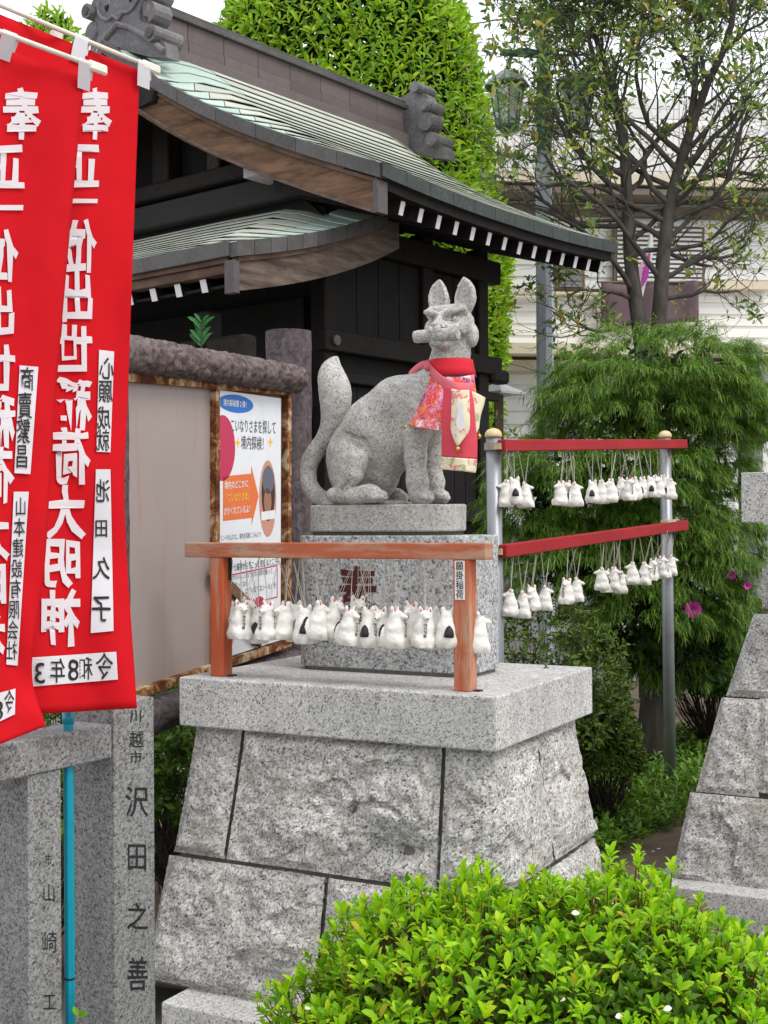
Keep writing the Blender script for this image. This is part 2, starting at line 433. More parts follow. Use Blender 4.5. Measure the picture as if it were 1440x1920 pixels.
# ------------------------------------------------------------------ ground
def ground():
    xs = np.concatenate([np.linspace(-200, -8, 12), np.linspace(-7, 8, 8), np.linspace(9, 200, 12)])
    ys = np.concatenate([np.linspace(-60, -4, 8), np.linspace(-3, 20, 10), np.linspace(22, 300, 12)])
    X, Y = np.meshgrid(xs, ys); G = np.stack([X, Y, np.full(X.shape, -0.06)], 2)
    o = obj('ground', G.reshape(-1, 3), grid_faces(*X.shape), M_PAVE); tag(o, 'pale paving around the shrine garden', None, None, 'structure')
    us, v_ = np.linspace(-3.2, 6.0, 110), np.linspace(-0.03, 8.0, 100)
    U, Vv = np.meshgrid(us, v_)
    G = W(np.stack([U.ravel(), Vv.ravel(), np.zeros(U.size)], 1))
    z = 0.07 + 0.12*np.clip((Vv.ravel()-2.1)/1.0, 0, 1)*np.clip((U.ravel()+0.6)/0.6, 0, 1) + 0.012*fbm(G*3.1, 4) - 0.25*((U.ravel() > 0.1) & (Vv.ravel() < 1.62))
    G[:, 2] = z
    o = obj('garden_soil', G, grid_faces(*U.shape), M_SOIL, smooth=True); tag(o, 'bare brown garden soil behind the kerb', None, None, 'structure')
ground()

# ------------------------------------------------------------------ rough stones
def stone(name, base, ns, nt, parent, seed, rough=0.016, mat=None, depth=0.07, edge=0.028):
    """base(s, t) -> world points for s, t in 0..1 (arrays); a pitched, bulging face with recessed edges"""
    s, t = np.meshgrid(np.linspace(0, 1, ns), np.linspace(0, 1, nt)); G = base(s, t)
    n = grid_normals(G)
    if np.sum(n*(CAM-G)) < 0: n = -n
    Ls = np.linalg.norm(G[:, -1]-G[:, 0], axis=1).mean(); Lt = np.linalg.norm(G[-1]-G[0], axis=1).mean()
    ed = np.minimum(np.minimum(s, 1-s)*Ls, np.minimum(t, 1-t)*Lt)
    e = np.clip(ed/edge, 0, 1); e = e*e*(3-2*e); e2 = np.clip(ed/0.10, 0, 1)
    q = G*1.0
    d = rough*(0.9*fbm(q*3.6, 4, seed) + 0.6*fbm(q*12, 3, seed+4) + 0.25*fbm(q*34, 2, seed+5)) + 0.014*np.sqrt(e2)
    # scalloped chips: a plane broken away below a curved upper lip
    for k_, (f_, th_) in enumerate(((3.4, 0.16), (6.5, 0.28))):
        w_ = vnoise(q*A(f_, f_, f_*1.35)+0.25*fbm(q*14, 2, seed+k_)[..., None], seed+21+k_); cut = np.clip((w_-th_)/0.07, 0, 1); cut = cut*cut*(3-2*cut)
        d -= rough*(1.2, 0.9)[k_]*cut*(1-0.7*np.clip((w_-th_)/0.5, 0, 1))*e2
    d = d*e - 0.010*(1-e) + 0.0025*fbm(q*70, 2, seed)
    G = G + n*d[..., None]
    V, F = sheet(G, depth, CAM)
    return obj(name, V, F, mat or M_ROUGH, parent, smooth=False)

def batter(z): return 0.052*np.power(np.clip((0.872-z)/0.39, 0, 3), 1.1)
RC = 0.07; U_R, V_F = -0.035, 0.035
ARC = RC*math.pi/2
def path(s, z):
    """perimeter of the base: s<0 along the front (s=u), then the rounded corner, then the right side"""
    dlt = batter(z); s = np.asarray(s, float)
    uf = np.minimum(s, U_R-RC) - dlt*np.clip((-0.45-s)/0.58, 0, 1); s2 = s-(U_R-RC)
    a = np.clip(s2/ARC, 0, 1)*math.pi/2
    u = np.where(s2 <= 0, uf, (U_R-RC)+RC*np.sin(a)); v = np.where(s2 <= 0, V_F, V_F+RC*(1-np.cos(a)))
    nu, nv = np.where(s2 <= 0, 0, np.sin(a)), np.where(s2 <= 0, -1, -np.cos(a))
    s3 = s2-ARC; v = np.where(s3 > 0, v+s3+dlt*np.clip((s3-0.3)/0.4, 0, 1), v)
    u = u+nu*dlt; v = v+nv*dlt
    return NC + u[..., None]*UX + v[..., None]*VX + np.asarray(z)[..., None]*ZX
def pstone(s0, s1, z0, z1, seed, par, ds0=0.0, ds1=0.0, **k):
    def base(s, t):
        a, b = s0+ds0*t, s1+ds1*t; return path(a+(b-a)*s, z0+(z1-z0)*t)
    n = max(14, int(abs(s1-s0)/0.008)); return stone('stone', base, n, int((z1-z0)/0.008), par, seed, **k)

ped = thing('stone_pedestal', W1(-0.53, 0.4, 0.1), 'tall grey granite pedestal under the seated fox, rough blocks below a smooth overhanging slab', 'pedestal')
obj('slab', *(lambda m: (W(m[0]), m[1]))(bbox(-1.066, 0, 0, 0.79, SLAB_Z-0.15, SLAB_Z, 0.005)), M_GRAN, ped)
_b = bbox(-0.862, -0.222, 0.335, 0.60, SLAB_Z+0.012, 1.455, 0.004, 2, 0.075); obj('upper_block', W(_b[0]), _b[1], M_GRANP, ped)
_b = bbox(-0.852, -0.232, 0.345, 0.59, SLAB_Z-0.002, SLAB_Z+0.013, 0, 2, 0.07); obj('mortar_bed', W(_b[0]), _b[1], M_MORTAR, ped)
S_END = U_R-RC+ARC+0.63
jg = 0.006
pstone(-1.03, -0.855-jg, 0.483, 0.871, 11, ped, rough=0.013)
pstone(-0.855+jg, -0.178-jg, 0.483, 0.871, 22, ped, rough=0.022)
pstone(-0.178+jg, U_R-RC+ARC+0.30, 0.483, 0.871, 33, ped, ds1=-0.012, rough=0.014)
pstone(U_R-RC+ARC+0.318, S_END, 0.483, 0.871, 44, ped, ds0=-0.012, rough=0.016)
pstone(-1.045, -0.525-jg, 0.10, 0.471, 55, ped, rough=0.017)
pstone(-0.525+jg, U_R-RC+0.02, 0.10, 0.471, 66, ped, rough=0.015)
pstone(U_R-RC+0.032, S_END, 0.10, 0.471, 77, ped, rough=0.015)
def core():
    zs = np.linspace(0.09, 0.871, 10); s = np.concatenate([[-1.02], np.linspace(-0.9, S_END-0.01, 60)])
    S, Z = np.meshgrid(s, zs); G = path(S, Z); n = grid_normals(G)
    if np.sum(n*(CAM-G)) < 0: n = -n
    G = G-n*0.030; return sheet(G, 0.03, CAM)
obj('mortar', *core(), M_MORTAR, ped)
_b = bbox(-0.99, -0.08, 0.11, 0.70, 0.05, 0.868); obj('core', W(_b[0]), _b[1], M_MORTAR, ped)
# anchor bolt on the slab
_c = PZ(1024, 1253, SLAB_Z); V1, F1 = join([lathe([(0.009, 0), (0.009, 0.003)], 12, _c), lathe([(0.004, 0.003), (0.004, 0.010)], 8, _c), lathe([(0.0065, 0.010), (0.0065, 0.014)], 6, _c)])
obj('anchor_bolt', V1, F1, plain('dull_steel', (0.2, 0.19, 0.18), 0.5, 0.2, metal=0.6), ped)
kerb = thing('granite_kerb', W1(-0.4, -0.11, 0), 'low grey granite kerb along the foot of the fox pedestal', 'kerb')
for i, (a, b) in enumerate([(-0.985, -0.29), (-0.286, 0.42)]):
    _b = bbox(a, b, -0.2, -0.0, -0.06, 0.098, 0.006); obj('kerb_block', W(_b[0]), _b[1], M_GRAN, kerb)

# ------------------------------------------------------------------ the second pedestal, cut by the right edge of the picture
q0 = PZ(1257, 1645, 0.10)
rp = thing('stone_pedestal', q0+A(0.5, 0, 0), 'stepped rough granite pedestal standing on its own kerb across the soil path', 'pedestal')
nb = unit(-VX + 0.22*ZX)                        # battered front
def rquad(bl, tl, right, seed, push, rough=0.016):
    p0 = q0 - nb*push
    a, b = PPL(*bl, p0, nb), PPL(*tl, p0, nb); ra, rb = a+UX*right, b+UX*(right-np.dot(b-a, UX))
    rb = rb + (ra[2]-ra[2])*0
    def base(s, t):
        s, t = s[..., None], t[..., None]; return (a*(1-t)+b*t)*(1-s)+(ra*(1-t)+rb*t)*s
    ln = right; return stone('stone', base, max(12, int(ln/0.012)), max(10, int((b[2]-a[2])/0.012)), rp, seed, rough)
rquad((1257, 1648), (1293, 1485), 0.62, 101, 0.0, 0.02)
rquad((1303, 1484), (1352, 1307), 0.243, 102, 0.0)
rquad((1421, 1486), (1424, 1309), 0.40, 103, 0.0)
rquad((1360, 1305), (1412, 1150), 0.50, 104, 0.01)
rquad((1429, 1140), (1428, 1062), 0.30, 105, 0.10)
pa = PPL(1390, 980, q0-nb*0.02, -VX); pb = PPL(1390, 886, q0-nb*0.02, -VX)
def obox(o, du, dv, z0, z1, bev=0.004):
    V, F = bbox(0, du, 0, dv, z0, z1, bev); return o*A(1, 1, 0) + V[:, :1]*UX + V[:, 1:2]*VX + V[:, 2:3]*ZX, F
obj('slab', *obox(pa, 0.7, 0.6, pa[2], pb[2]), M_GRAN, rp)
obj('neck_block', *obox(pa+UX*0.085+VX*0.06, 0.5, 0.5, pa[2]-0.2, pa[2]-0.001), M_GRAN, rp)
obj('core', *obox(q0+UX*0.52+VX*0.30, 0.3, 0.5, 0.1, pa[2]-0.19), M_MORTAR, rp)
obj('core', *obox(q0+UX*0.22+VX*0.20, 0.6, 0.5, 0.44, 0.82), M_MORTAR, rp)
obj('core', *obox(q0+UX*0.10+VX*0.115, 0.7, 0.5, 0.1, 0.45), M_MORTAR, rp)
k0 = PZ(1214, 1655, 0.10)
kr = thing('granite_kerb', k0, 'grey granite plinth kerb under the stepped pedestal beside the path', 'kerb')
_k = np.dot(q0-k0, VX)
obj('kerb_block', *obox(k0, 1.1, 0.30, -0.06, 0.098, 0.005), M_GRAN, kr)
obj('kerb_block', *obox(k0+VX*0.303, 1.1, 0.6, -0.06, 0.098, 0.005), M_GRAN, kr)
st = thing('stone_step', PZ(1428, 1800, 0.02), 'pale stone step beside the plinth kerb', 'step')
_s0 = PZ(1398, 1785, 0.03); obj('tread', *obox(_s0, 0.8, 0.3, -0.06, 0.03, 0.006), M_GRAN, st)

# ------------------------------------------------------------------ the fox
FOX_V = 0.47; FOX_Z = 1.4555; BASE_T = 0.098
def FX(px, py, y):
    """pixel on the plane v = FOX_V + y -> fox frame (x along u from the centre, y, z from the top of its base)"""
    p = PPL(px, py, W1(0, FOX_V+y, 0), VX); r = p-NC
    return A(np.dot(r, UX)+0.54, y, p[2]-(FOX_Z+BASE_T))
def fox_world(V):
    V = np.asarray(V, float); return NC + (V[:, :1]-0.54)*UX + (V[:, 1:2]+FOX_V)*VX + (V[:, 2:3]+FOX_Z+BASE_T)*ZX
fox = thing('fox_statue', W1(-0.54, FOX_V, FOX_Z), 'weathered grey stone fox sitting with a scroll in its mouth and tail raised', 'statue')
_b = bbox(-0.285, 0.212, -0.115, 0.098, -BASE_T+0.012, 0.0, 0.006, 2, 0.05); V1 = _b[0].copy()
V1 += 0.0025*np.stack([fbm(V1*9, 3, 1), fbm(V1*9, 3, 2), fbm(V1*9, 3, 3)], 1)
obj('base', fox_world(V1), _b[1], M_STATUE, fox)
_b = bbox(-0.278, 0.205, -0.108, 0.091, -BASE_T, -BASE_T+0.0125, 0, 2, 0.045); obj('moss_joint', fox_world(_b[0]), _b[1], plain('mossy_joint', (0.07, 0.075, 0.045), 0.95, 0.3), fox)

def fox_mesh():
    def pr(px, py, y, rpx): return (*FX(px, py, y), rpx*1.66e-3)
    f = Field((-0.36, -0.19, -0.012), (0.33, 0.17, 0.50), 0.0036)
    # trunk: rump, back, chest, neck
    f.ell(FX(668, 870, 0.0), (0.098, 0.088, 0.135), 0.03, None)
    f.chain([pr(672, 852, 0, 60), pr(708, 806, 0, 66), pr(752, 768, 0, 63), pr(795, 752, 0, 54), pr(826, 722, 0, 42), pr(843, 690, 0, 37), pr(845, 640, 0, 34)], 0.025)
    f.chain([pr(712, 880, 0.005, 42), pr(735, 820, 0.0, 58), pr(790, 790, 0, 46)], 0.03)
    f.ell(FX(716, 900, 0.02), (0.05, 0.05, 0.06), 0.02)
    # near hind leg: thigh, shin, foot
    th = FX(648, 878, -0.082); a = math.radians(12); Rm = [[math.cos(a), 0, math.sin(a)], [0, 1, 0], [-math.sin(a), 0, math.cos(a)]]
    f.chain([(*FX(606, 860, -0.098), 0.006), (*FX(640, 812, -0.104), 0.007), (*FX(682, 822, -0.104), 0.007), (*FX(702, 862, -0.098), 0.008), (*FX(694, 905, -0.09), 0.008)], 0.008, cut=True)
    f.ell(FX(652, 872, -0.084), (0.060, 0.040, 0.096), 0.003, Rm)
    f.chain([pr(672, 862, -0.098, 21), pr(664, 890, -0.104, 18), pr(644, 920, -0.102, 15)], 0.006)
    f.chain([pr(626, 928, -0.1, 15), pr(668, 930, -0.103, 15), pr(700, 928, -0.108, 15), pr(716, 931, -0.11, 12)], 0.006)
    f.ell(FX(690, 920, -0.1), (0.045, 0.028, 0.022), 0.008)
    for i, (dx, dy) in enumerate([(0, -0.018), (6, -0.006), (9, 0.006), (8, 0.018)]):
        q = pr(716+dx, 933, -0.108+dy, 6.5); f.cap(A(*q[:3])-A(0.03, 0, 0), q[:3], 0.0085, 0.0078, 0.0012); f.cap(A(*q[:3])+A(-0.014, 0.006, 0.008), A(*q[:3])+A(0.012, 0.006, 0.0), 0.0022, 0.003, 0.001, cut=True)
    # far hind leg
    f.ell(FX(664, 872, 0.078), (0.062, 0.040, 0.098), 0.008); f.chain([pr(650, 930, 0.1, 15), pr(745, 930, 0.1, 15), pr(757, 933, 0.1, 10)], 0.008)
    # forelegs
    for y, dx in ((-0.055, 0), (0.055, 44-14)):
        f.chain([pr(786+dx*0.35, 775, y*0.75, 34), pr(779+dx, 812, y, 25), pr(779+dx, 860, y, 21), pr(781+dx, 892, y, 19), pr(783+dx, 905, y, 20.5), pr(784+dx, 925, y, 19)], 0.012)
        f.chain([pr(783+dx, 932, y, 15), pr(800+dx, 932, y-0.004, 14)], 0.008)
        for j, oy in enumerate((-0.024, -0.008, 0.008, 0.024)):
            q = pr(808+dx, 934, y+oy, 8); e = A(*q[:3])+A(0.006-abs(oy)*0.25, 0, 0); f.cap(A(*q[:3])-A(0.03, 0, -0.006), e, 0.011, 0.0088, 0.0015); f.cap(e+A(-0.02, 0.008, 0.012), e+A(0.014, 0.008, 0.0), 0.0024, 0.0032, 0.001, cut=True)
    # tail
    tl = [(618, 938, 15), (596, 930, 17), (580, 908, 17.5), (577, 880, 18), (588, 852, 18.5), (608, 825, 19), (622, 795, 23), (629, 760, 31), (627, 728, 33), (621, 702, 26), (624, 684, 15), (631, 671, 4)]
    pts = catmull(np.array([[*FX(x, y, 0.0), r*1.66e-3] for x, y, r in tl]), 40)
    for p, q in zip(pts[:-1], pts[1:]):
        f.cap(p[:3], q[:3], p[3]*0.97, q[3]*0.97, 0.004)
    # crease between thigh and shin, chin of the belly
    f.chain([(*FX(663, 885, -0.118), 0.004), (*FX(652, 905, -0.126), 0.005), (*FX(640, 918, -0.124), 0.004)], 0.004, cut=True)
    f.ell(FX(690, 960, 0)*A(1, 1, 0)+A(0, 0, 0.004), (0.16, 0.10, 0.012), 0.012)      # low rise of stone under the paws
    f.put(lambda x, y, z: z+0.004+0*x+0*y, (-1, -1, -1), (1, 1, -0.004), 0.001, cut=True)
    b = f.mesh(0.0011, 60)
    # head, turned to the front of the shrine: hx right, hf forward (-y), hz up
    hc = FX(847, 604, -0.005)
    def H(x, fw, z): return hc + A(x, -fw, z)
    g = Field(hc+A(-0.115, -0.155, -0.135), hc+A(0.115, 0.115, 0.16), 0.0021)
    g.chain([(*FX(845, 700, 0), 0.064), (*FX(846, 655, 0.0), 0.059), (*H(0, -0.005, -0.03), 0.055)], 0.012)
    g.ell(H(0, -0.004, -0.002), (0.071, 0.066, 0.050), 0.010)
    g.chain([(*H(-0.048, 0.036, 0.027), 0.023), (*H(0.048, 0.036, 0.027), 0.023)], 0.010)                     # forehead slab
    for s in (-1, 1):
        g.ell(H(s*0.046, 0.030, -0.022), (0.028, 0.042, 0.032), 0.009)          # cheek
        g.ell(H(s*0.062, -0.012, -0.045), (0.022, 0.030, 0.038), 0.008)         # jowl
    g.chain([(*H(0, 0.02, -0.015), 0.044), (*H(0, 0.074, -0.026), 0.030), (*H(0, 0.098, -0.033), 0.022)], 0.010)   # muzzle
    g.chain([(*H(0, 0.05, 0.03), 0.013), (*H(0, 0.086, -0.002), 0.011), (*H(0, 0.112, -0.020), 0.010)], 0.004)    # nose bridge
    g.ell(H(0, 0.122, -0.026), (0.016, 0.012, 0.011), 0.005)
    g.chain([(*H(0, 0.02, -0.062), 0.032), (*H(0, 0.080, -0.074), 0.020), (*H(0, 0.098, -0.078), 0.016)], 0.008)   # lower jaw
    for s in (-1, 1):
        # eye: a slanting almond hollow under a heavy brow, with an eyeball and pupil
        g.chain([(*H(s*0.015, 0.087, -0.002), 0.008), (*H(s*0.036, 0.080, 0.002), 0.0145), (*H(s*0.062, 0.058, 0.013), 0.008)], 0.002, cut=True)
        g.chain([(*H(s*0.023, 0.068, -0.001), 0.005), (*H(s*0.036, 0.061, 0.001), 0.0105), (*H(s*0.047, 0.053, 0.005), 0.005)], 0.001)
        g.cap(H(s*0.033, 0.083, 0.003), H(s*0.033, 0.066, 0.003), 0.0035, 0.0035, 0.0015, cut=True)
        g.chain([(*H(s*0.009, 0.080, 0.013), 0.008), (*H(s*0.036, 0.075, 0.022), 0.010), (*H(s*0.064, 0.053, 0.029), 0.008)], 0.004)   # brow
        # snarling lip
        g.chain([(*H(s*0.010, 0.114, -0.040), 0.008), (*H(s*0.028, 0.092, -0.029), 0.008), (*H(s*0.048, 0.068, -0.028), 0.009), (*H(s*0.060, 0.050, -0.040), 0.008)], 0.004)
        g.chain([(*H(s*0.024, 0.104, -0.046), 0.007), (*H(s*0.052, 0.076, -0.044), 0.009)], 0.002, cut=True)
        g.cap(H(s*0.006, 0.137, -0.029), H(s*0.007, 0.122, -0.029), 0.0030, 0.0030, 0.002, cut=True)   # nostril
        # ear: tall leaf, hollow to the front, tip curled
        ez, ex = 0.050, s*0.044
        def vesica(w, hh, t, c, lean):
            r = (w*w+hh*hh)/(2*w); dd = r-w
            def fn(x, y, z):
                Z = np.clip((z-c[2]), -hh*1.6, hh*1.6); X = (x-c[0])-lean*(Z/hh)**3*(Z > 0)-0.10*s*Z; e = np.sqrt((np.abs(X)+dd)**2+Z*Z)-r; q = np.abs(y-c[1])-t*(1-0.45*(Z/hh)**2)
                return np.maximum(e, q)+0.25*np.minimum(np.maximum(e, -0.012), 0)*0 + 0*x
            return fn
        ec = H(ex*1.04, -0.004, ez+0.022)
        g.put(vesica(0.0325, 0.068, 0.0135, ec, -s*0.010), ec-0.08, ec+0.08, 0.006)
        ic = ec+A(-s*0.002, -0.0165, 0.004); g.put(vesica(0.0225, 0.052, 0.0125, ic, -s*0.006), ic-0.06, ic+0.06, 0.003, cut=True)
        g.chain([(*H(s*0.020, 0.093, -0.008), 0.0035), (*H(s*0.036, 0.080, -0.026), 0.004)], 0.003, cut=True)
    g.chain([(*H(-0.09, 0.112, -0.056), 0.0245), (*H(0.09, 0.112, -0.056), 0.0245)], 0.002, cut=True)
    for s in (-1, 1):
        g.ell(H(s*0.0105, 0.124, -0.044), (0.0125, 0.0165, 0.017), 0.003)       # upper lips closing over the scroll
    g.chain([(*H(-0.012, 0.116, -0.080), 0.011), (*H(0.012, 0.116, -0.080), 0.011)], 0.004)
    g.cap(H(-0.03, 0.128, -0.066), H(0.03, 0.128, -0.066), 0.0028, 0.0028, 0.002, cut=True)
    g.put(lambda x, y, z: z-(hc[2]-0.120)+0*x+0*y, (-1, -1, -1), (1, 1, hc[2]-0.120), 0.001, cut=True)
    h = g.mesh(0.0009, 70)
    return b, h, H
_fb, _fh, HEAD = fox_mesh()
_V = np.vstack([_fb[0], _fh[0]]); _F = np.vstack([_fb[1], _fh[1]+len(_fb[0])])
obj('body', fox_world(_V), _F, M_STATUE, fox, smooth=True)
an = np.linspace(-1, 1, 14)
sp_ = np.stack([HEAD(0.074*a+0.002, 0.116, -0.056) for a in an]); V1, F1 = tube(sp_, np.r_[0.0185, np.full(12, 0.0205), 0.0185], 20)
V1 = V1 + 0.0008*fbm(V1*60, 2)[:, None]; sc_ = obj('scroll', fox_world(V1), F1, M_STATUE, fox, smooth=False)
# ------------------------------------------------------------------ orange wish rail on the slab
def worn_paint(name, paint, wood, amount=0.5, axis=(1, 1, 1)):
    t = NT(name); n = t.noise(30, 6, 0.7, co=t.mapping(axis)); n2 = t.noise(3.5, 3)
    f = t.ramp(t.mix(0.35, n, n2), [(amount-0.05, 0), (amount+0.06, 1)])
    c = t.mix(t.ramp(n2, [(0.3, 0), (0.75, 1)]), paint, tuple(q*0.72 for q in paint)); c = t.mix(f, c, wood)
    c = t.mix(t.ramp(t.noise(120, 3, co=t.mapping(axis)), [(0.55, 0), (0.75, 0.5)]), c, tuple(q*0.45 for q in paint))
    t.bump(n, 0.25, 0.003); return t.done(c, 0.75, 0.2)
M_ORPOST = worn_paint('worn_vermilion_post', (0.50, 0.105, 0.045), (0.46, 0.26, 0.17), 0.53, (1, 1, 0.12))
M_ORBEAM = worn_paint('worn_vermilion_beam', (0.42, 0.11, 0.055), (0.43, 0.26, 0.18), 0.50, (0.15, 0.15, 1))
rail = thing('wish_rail', W1(-0.55, 0.085, SLAB_Z), 'faded vermilion timber rail on two posts along the pedestal slab front', 'rail')
_b = bbox(-1.083, -0.052, 0.055, 0.108, 1.391, 1.437, 0.003); obj('beam', W(_b[0]), _b[1], M_ORBEAM, rail)
for u in (-0.963, -0.128):
    _b = bbox(u-0.026, u+0.026, 0.058, 0.106, SLAB_Z, 1.392, 0.004); obj('post', W(_b[0]), _b[1], M_ORPOST, rail)
    _b = bbox(u+0.026, u+0.046, 0.075, 0.10, SLAB_Z, SLAB_Z+0.004); obj('foot_bracket', W(_b[0]), _b[1], M_BLACKP, rail)
_b = bbox(-0.9365, -0.933, 0.085, 0.10, 1.32, 1.391); obj('angle_bracket', W(_b[0]), _b[1], M_BLACKP, rail)
plq = obj('plaque', W(np.array([[-0.1465, 0.0555, 1.279], [-0.1165, 0.0555, 1.279], [-0.1165, 0.0555, 1.388], [-0.1465, 0.0555, 1.388], [-0.1465, 0.0575, 1.279], [-0.1165, 0.0575, 1.279], [-0.1165, 0.0575, 1.388], [-0.1465, 0.0575, 1.388]])),
          [[0, 1, 2, 3], [7, 6, 5, 4], [0, 4, 5, 1], [1, 5, 6, 2], [2, 6, 7, 3], [3, 7, 4, 0]], M_WHITEP, rail)
for i, c in enumerate('願掛稲荷'):
    g2, gF = glyphs([(c, -0.1315, -(1.374-0.0265*i), 0.0245, 0.0275)], 0.008); obj('character', W(np.stack([g2[:, 0], np.full(len(g2), 0.0548), -g2[:, 1]], 1)), gF, M_BLACKP, plq)
# carved character on the block behind the charms
c0 = PPL(671, 1112, W1(0, 0.335, 0), VX); c0 = c0-NC; cu_, cz_ = np.dot(c0, UX), c0[2]
g2, gF = glyphs([('奉', cu_, -cz_+0.0, 0.150, 0.185)], 0.02, 0.03)
obj('carved_character', W(np.stack([g2[:, 0], np.full(len(g2), 0.3335), -g2[:, 1]], 1)), gF, plain('dark_red_paint', (0.075, 0.012, 0.012), 0.6, 0.3), ped)

# ------------------------------------------------------------------ clay fox charms
M_CLAY = plain('white_clay', (0.76, 0.735, 0.69), 0.55, 0.2, 40, bump=0.35, bsc=120)
M_EAR = plain('red_ear_paint', (0.55, 0.05, 0.06), 0.6)
M_TAIL = plain('black_tail_paint', (0.02, 0.02, 0.022), 0.5)
M_STRING = plain('cord_string', (0.52, 0.48, 0.42), 0.9)
f = Field((-0.045, -0.05, -0.004), (0.045, 0.05, 0.132), 0.0019)
f.ell((0, 0, 0.022), (0.0345, 0.031, 0.030), 0.008); f.chain([(0, 0, 0.025, 0.032), (0, 0, 0.060, 0.0265), (0, 0.002, 0.083, 0.0185), (0, 0.003, 0.094, 0.0165)], 0.010)
f.ell((0, 0.004, 0.098), (0.0185, 0.018, 0.0145), 0.006)
f.chain([(0, 0.010, 0.097, 0.0115), (0, 0.026, 0.0935, 0.0075), (0, 0.036, 0.092, 0.0045)], 0.005)
for s in (-1, 1):
    f.chain([(s*0.0105, 0.0, 0.104, 0.0078), (s*0.0135, -0.001, 0.116, 0.0055), (s*0.0145, -0.001, 0.1235, 0.0022)], 0.003)
    f.cap((s*0.006, 0.014, 0.108), (s*0.0145, 0.012, 0.116), 0.0025, 0.0025, 0.002, cut=True)
    f.chain([(s*0.016, 0.020, 0.02, 0.013), (s*0.012, 0.024, 0.006, 0.011)], 0.008)
f.ell((0.010, -0.030, 0.032), (0.015, 0.010, 0.034), 0.006)
f.put(lambda x, y, z: z-0.001+0*x+0*y, (-1, -1, -1), (1, 1, 0.001), 0.002, cut=True)
CV, CF = f.mesh(0.0011, 55)
def srf(x, z, sign=1):
    """how far the clay reaches along +y at (x, z)"""
    m = (np.abs(CV[:, 0]-x) < 0.003) & (np.abs(CV[:, 2]-z) < 0.004)
    return (CV[m, 1].max() if sign > 0 else CV[m, 1].min()) if m.any() else 0.03*sign
charm0 = thing('clay_fox_charm', (0, 0, 0), 'charm', 'charm')
K11 = A(1.1, 1.1, 1)
obj('body', CV*K11, CF, M_CLAY, charm0, smooth=True, local=True)
V1, F1 = lathe([(0.0005, 0.037), (0.0062, 0.032), (0.0112, 0.022), (0.0139, 0.010), (0.0146, 0.0)], 14); V1 = V1*A(1.0, 0.85, 0.95)+A(0.010, -0.0302, 0.036)
obj('tail_tip', V1*K11+A(0, -0.0012, 0), F1, M_TAIL, charm0, smooth=True, local=True)
for s in (-1, 1):
    V1 = np.array([[s*0.0065, 0.0105, 0.106], [s*0.0155, 0.0085, 0.107], [s*0.0138, 0.0065, 0.1195], [s*0.0065, 0.0085, 0.105], [s*0.0155, 0.006, 0.106], [s*0.0138, 0.004, 0.1195]])
    obj('inner_ear', V1*K11, [[0, 1, 2], [5, 4, 3], [0, 3, 4, 1], [1, 4, 5, 2], [2, 5, 3, 0]], M_EAR, charm0, local=True)
    V1 = np.array([[s*0.006, 0.0225, 0.1015], [s*0.013, 0.0172, 0.1035], [s*0.013, 0.0178, 0.1022], [s*0.006, 0.0229, 0.1003]]); obj('eye', V1*K11, [[0, 1, 2, 3]], M_TAIL, charm0, local=True)
V1, F1 = lathe([(0.0004, -0.0022), (0.0022, -0.001), (0.0022, 0.001), (0.0004, 0.0022)], 8, (0, 0.0405, 0.093)); obj('nose', V1*K11, F1, M_TAIL, charm0, local=True)
def charm_text(txt, x0, size, z0, dz):
    g2, gF = glyphs([(c, x0, -(z0-dz*i), size, size) for i, c in enumerate(txt)], 0.03)
    y = np.array([srf(x, z) for x, z in zip(g2[:, 0], -g2[:, 1])]); 
    # keep each letter flat on the clay
    return np.stack([g2[:, 0], np.full(len(g2), y.max()+0.0006) if len(y) else y, -g2[:, 1]], 1), gF
g_ = [charm_text('願掛稲荷', 0.004, 0.0098, 0.072, 0.0108)]
for V_, F_ in g_: obj('inscription', V_*K11, F_, M_BLACKP, charm0, local=True)
V1 = np.vstack([tube([(0, 0, 0), (0.0, 0.0, 1)], 0.0011, 5)[0], tube([(0.0, 0, 0), (0.0, 0.0, 1)], 0.0011, 5)[0]])
_t1 = tube([(0.0045, 0, 0), (0.001, 0, 1)], 0.0008, 5); _t2 = tube([(-0.0045, 0, 0), (-0.001, 0, 1)], 0.0008, 5)
SV, SF = join([_t1, _t2]); STRING = mesh_data('string', SV, SF); STRING.materials.append(M_STRING)
def add_charm(first, p_bottom, ang, top_pt, label, group, sc):
    """hang one charm: p_bottom its underside, top_pt where its string is tied"""
    r = charm0 if first else dup_tree(charm0, p_bottom, ang)
    r.location = tuple(p_bottom); r.rotation_euler = (rng.normal(0, 0.05), rng.normal(0, 0.05), ang); r.scale = (sc,)*3
    r['label'] = label; r['group'] = group; r['category'] = 'charm'
    s = bpy.data.objects.new('string', STRING); COL.objects.link(s); s.parent = r
    a = Vector((0, 0, 0.105)); M = (Matrix.Translation(r.location) @ r.rotation_euler.to_matrix().to_4x4() @ Matrix.Scale(sc, 4)).inverted()
    b = M @ Vector(tuple(top_pt)); d = b-a
    s.location = a; s.rotation_mode = 'QUATERNION'; s.rotation_quaternion = d.to_track_quat('Z', 'X'); s.scale = (1/sc, 1/sc, d.length)
    return r
CAM_ANG = math.atan2(-1, 0)
first = [True]
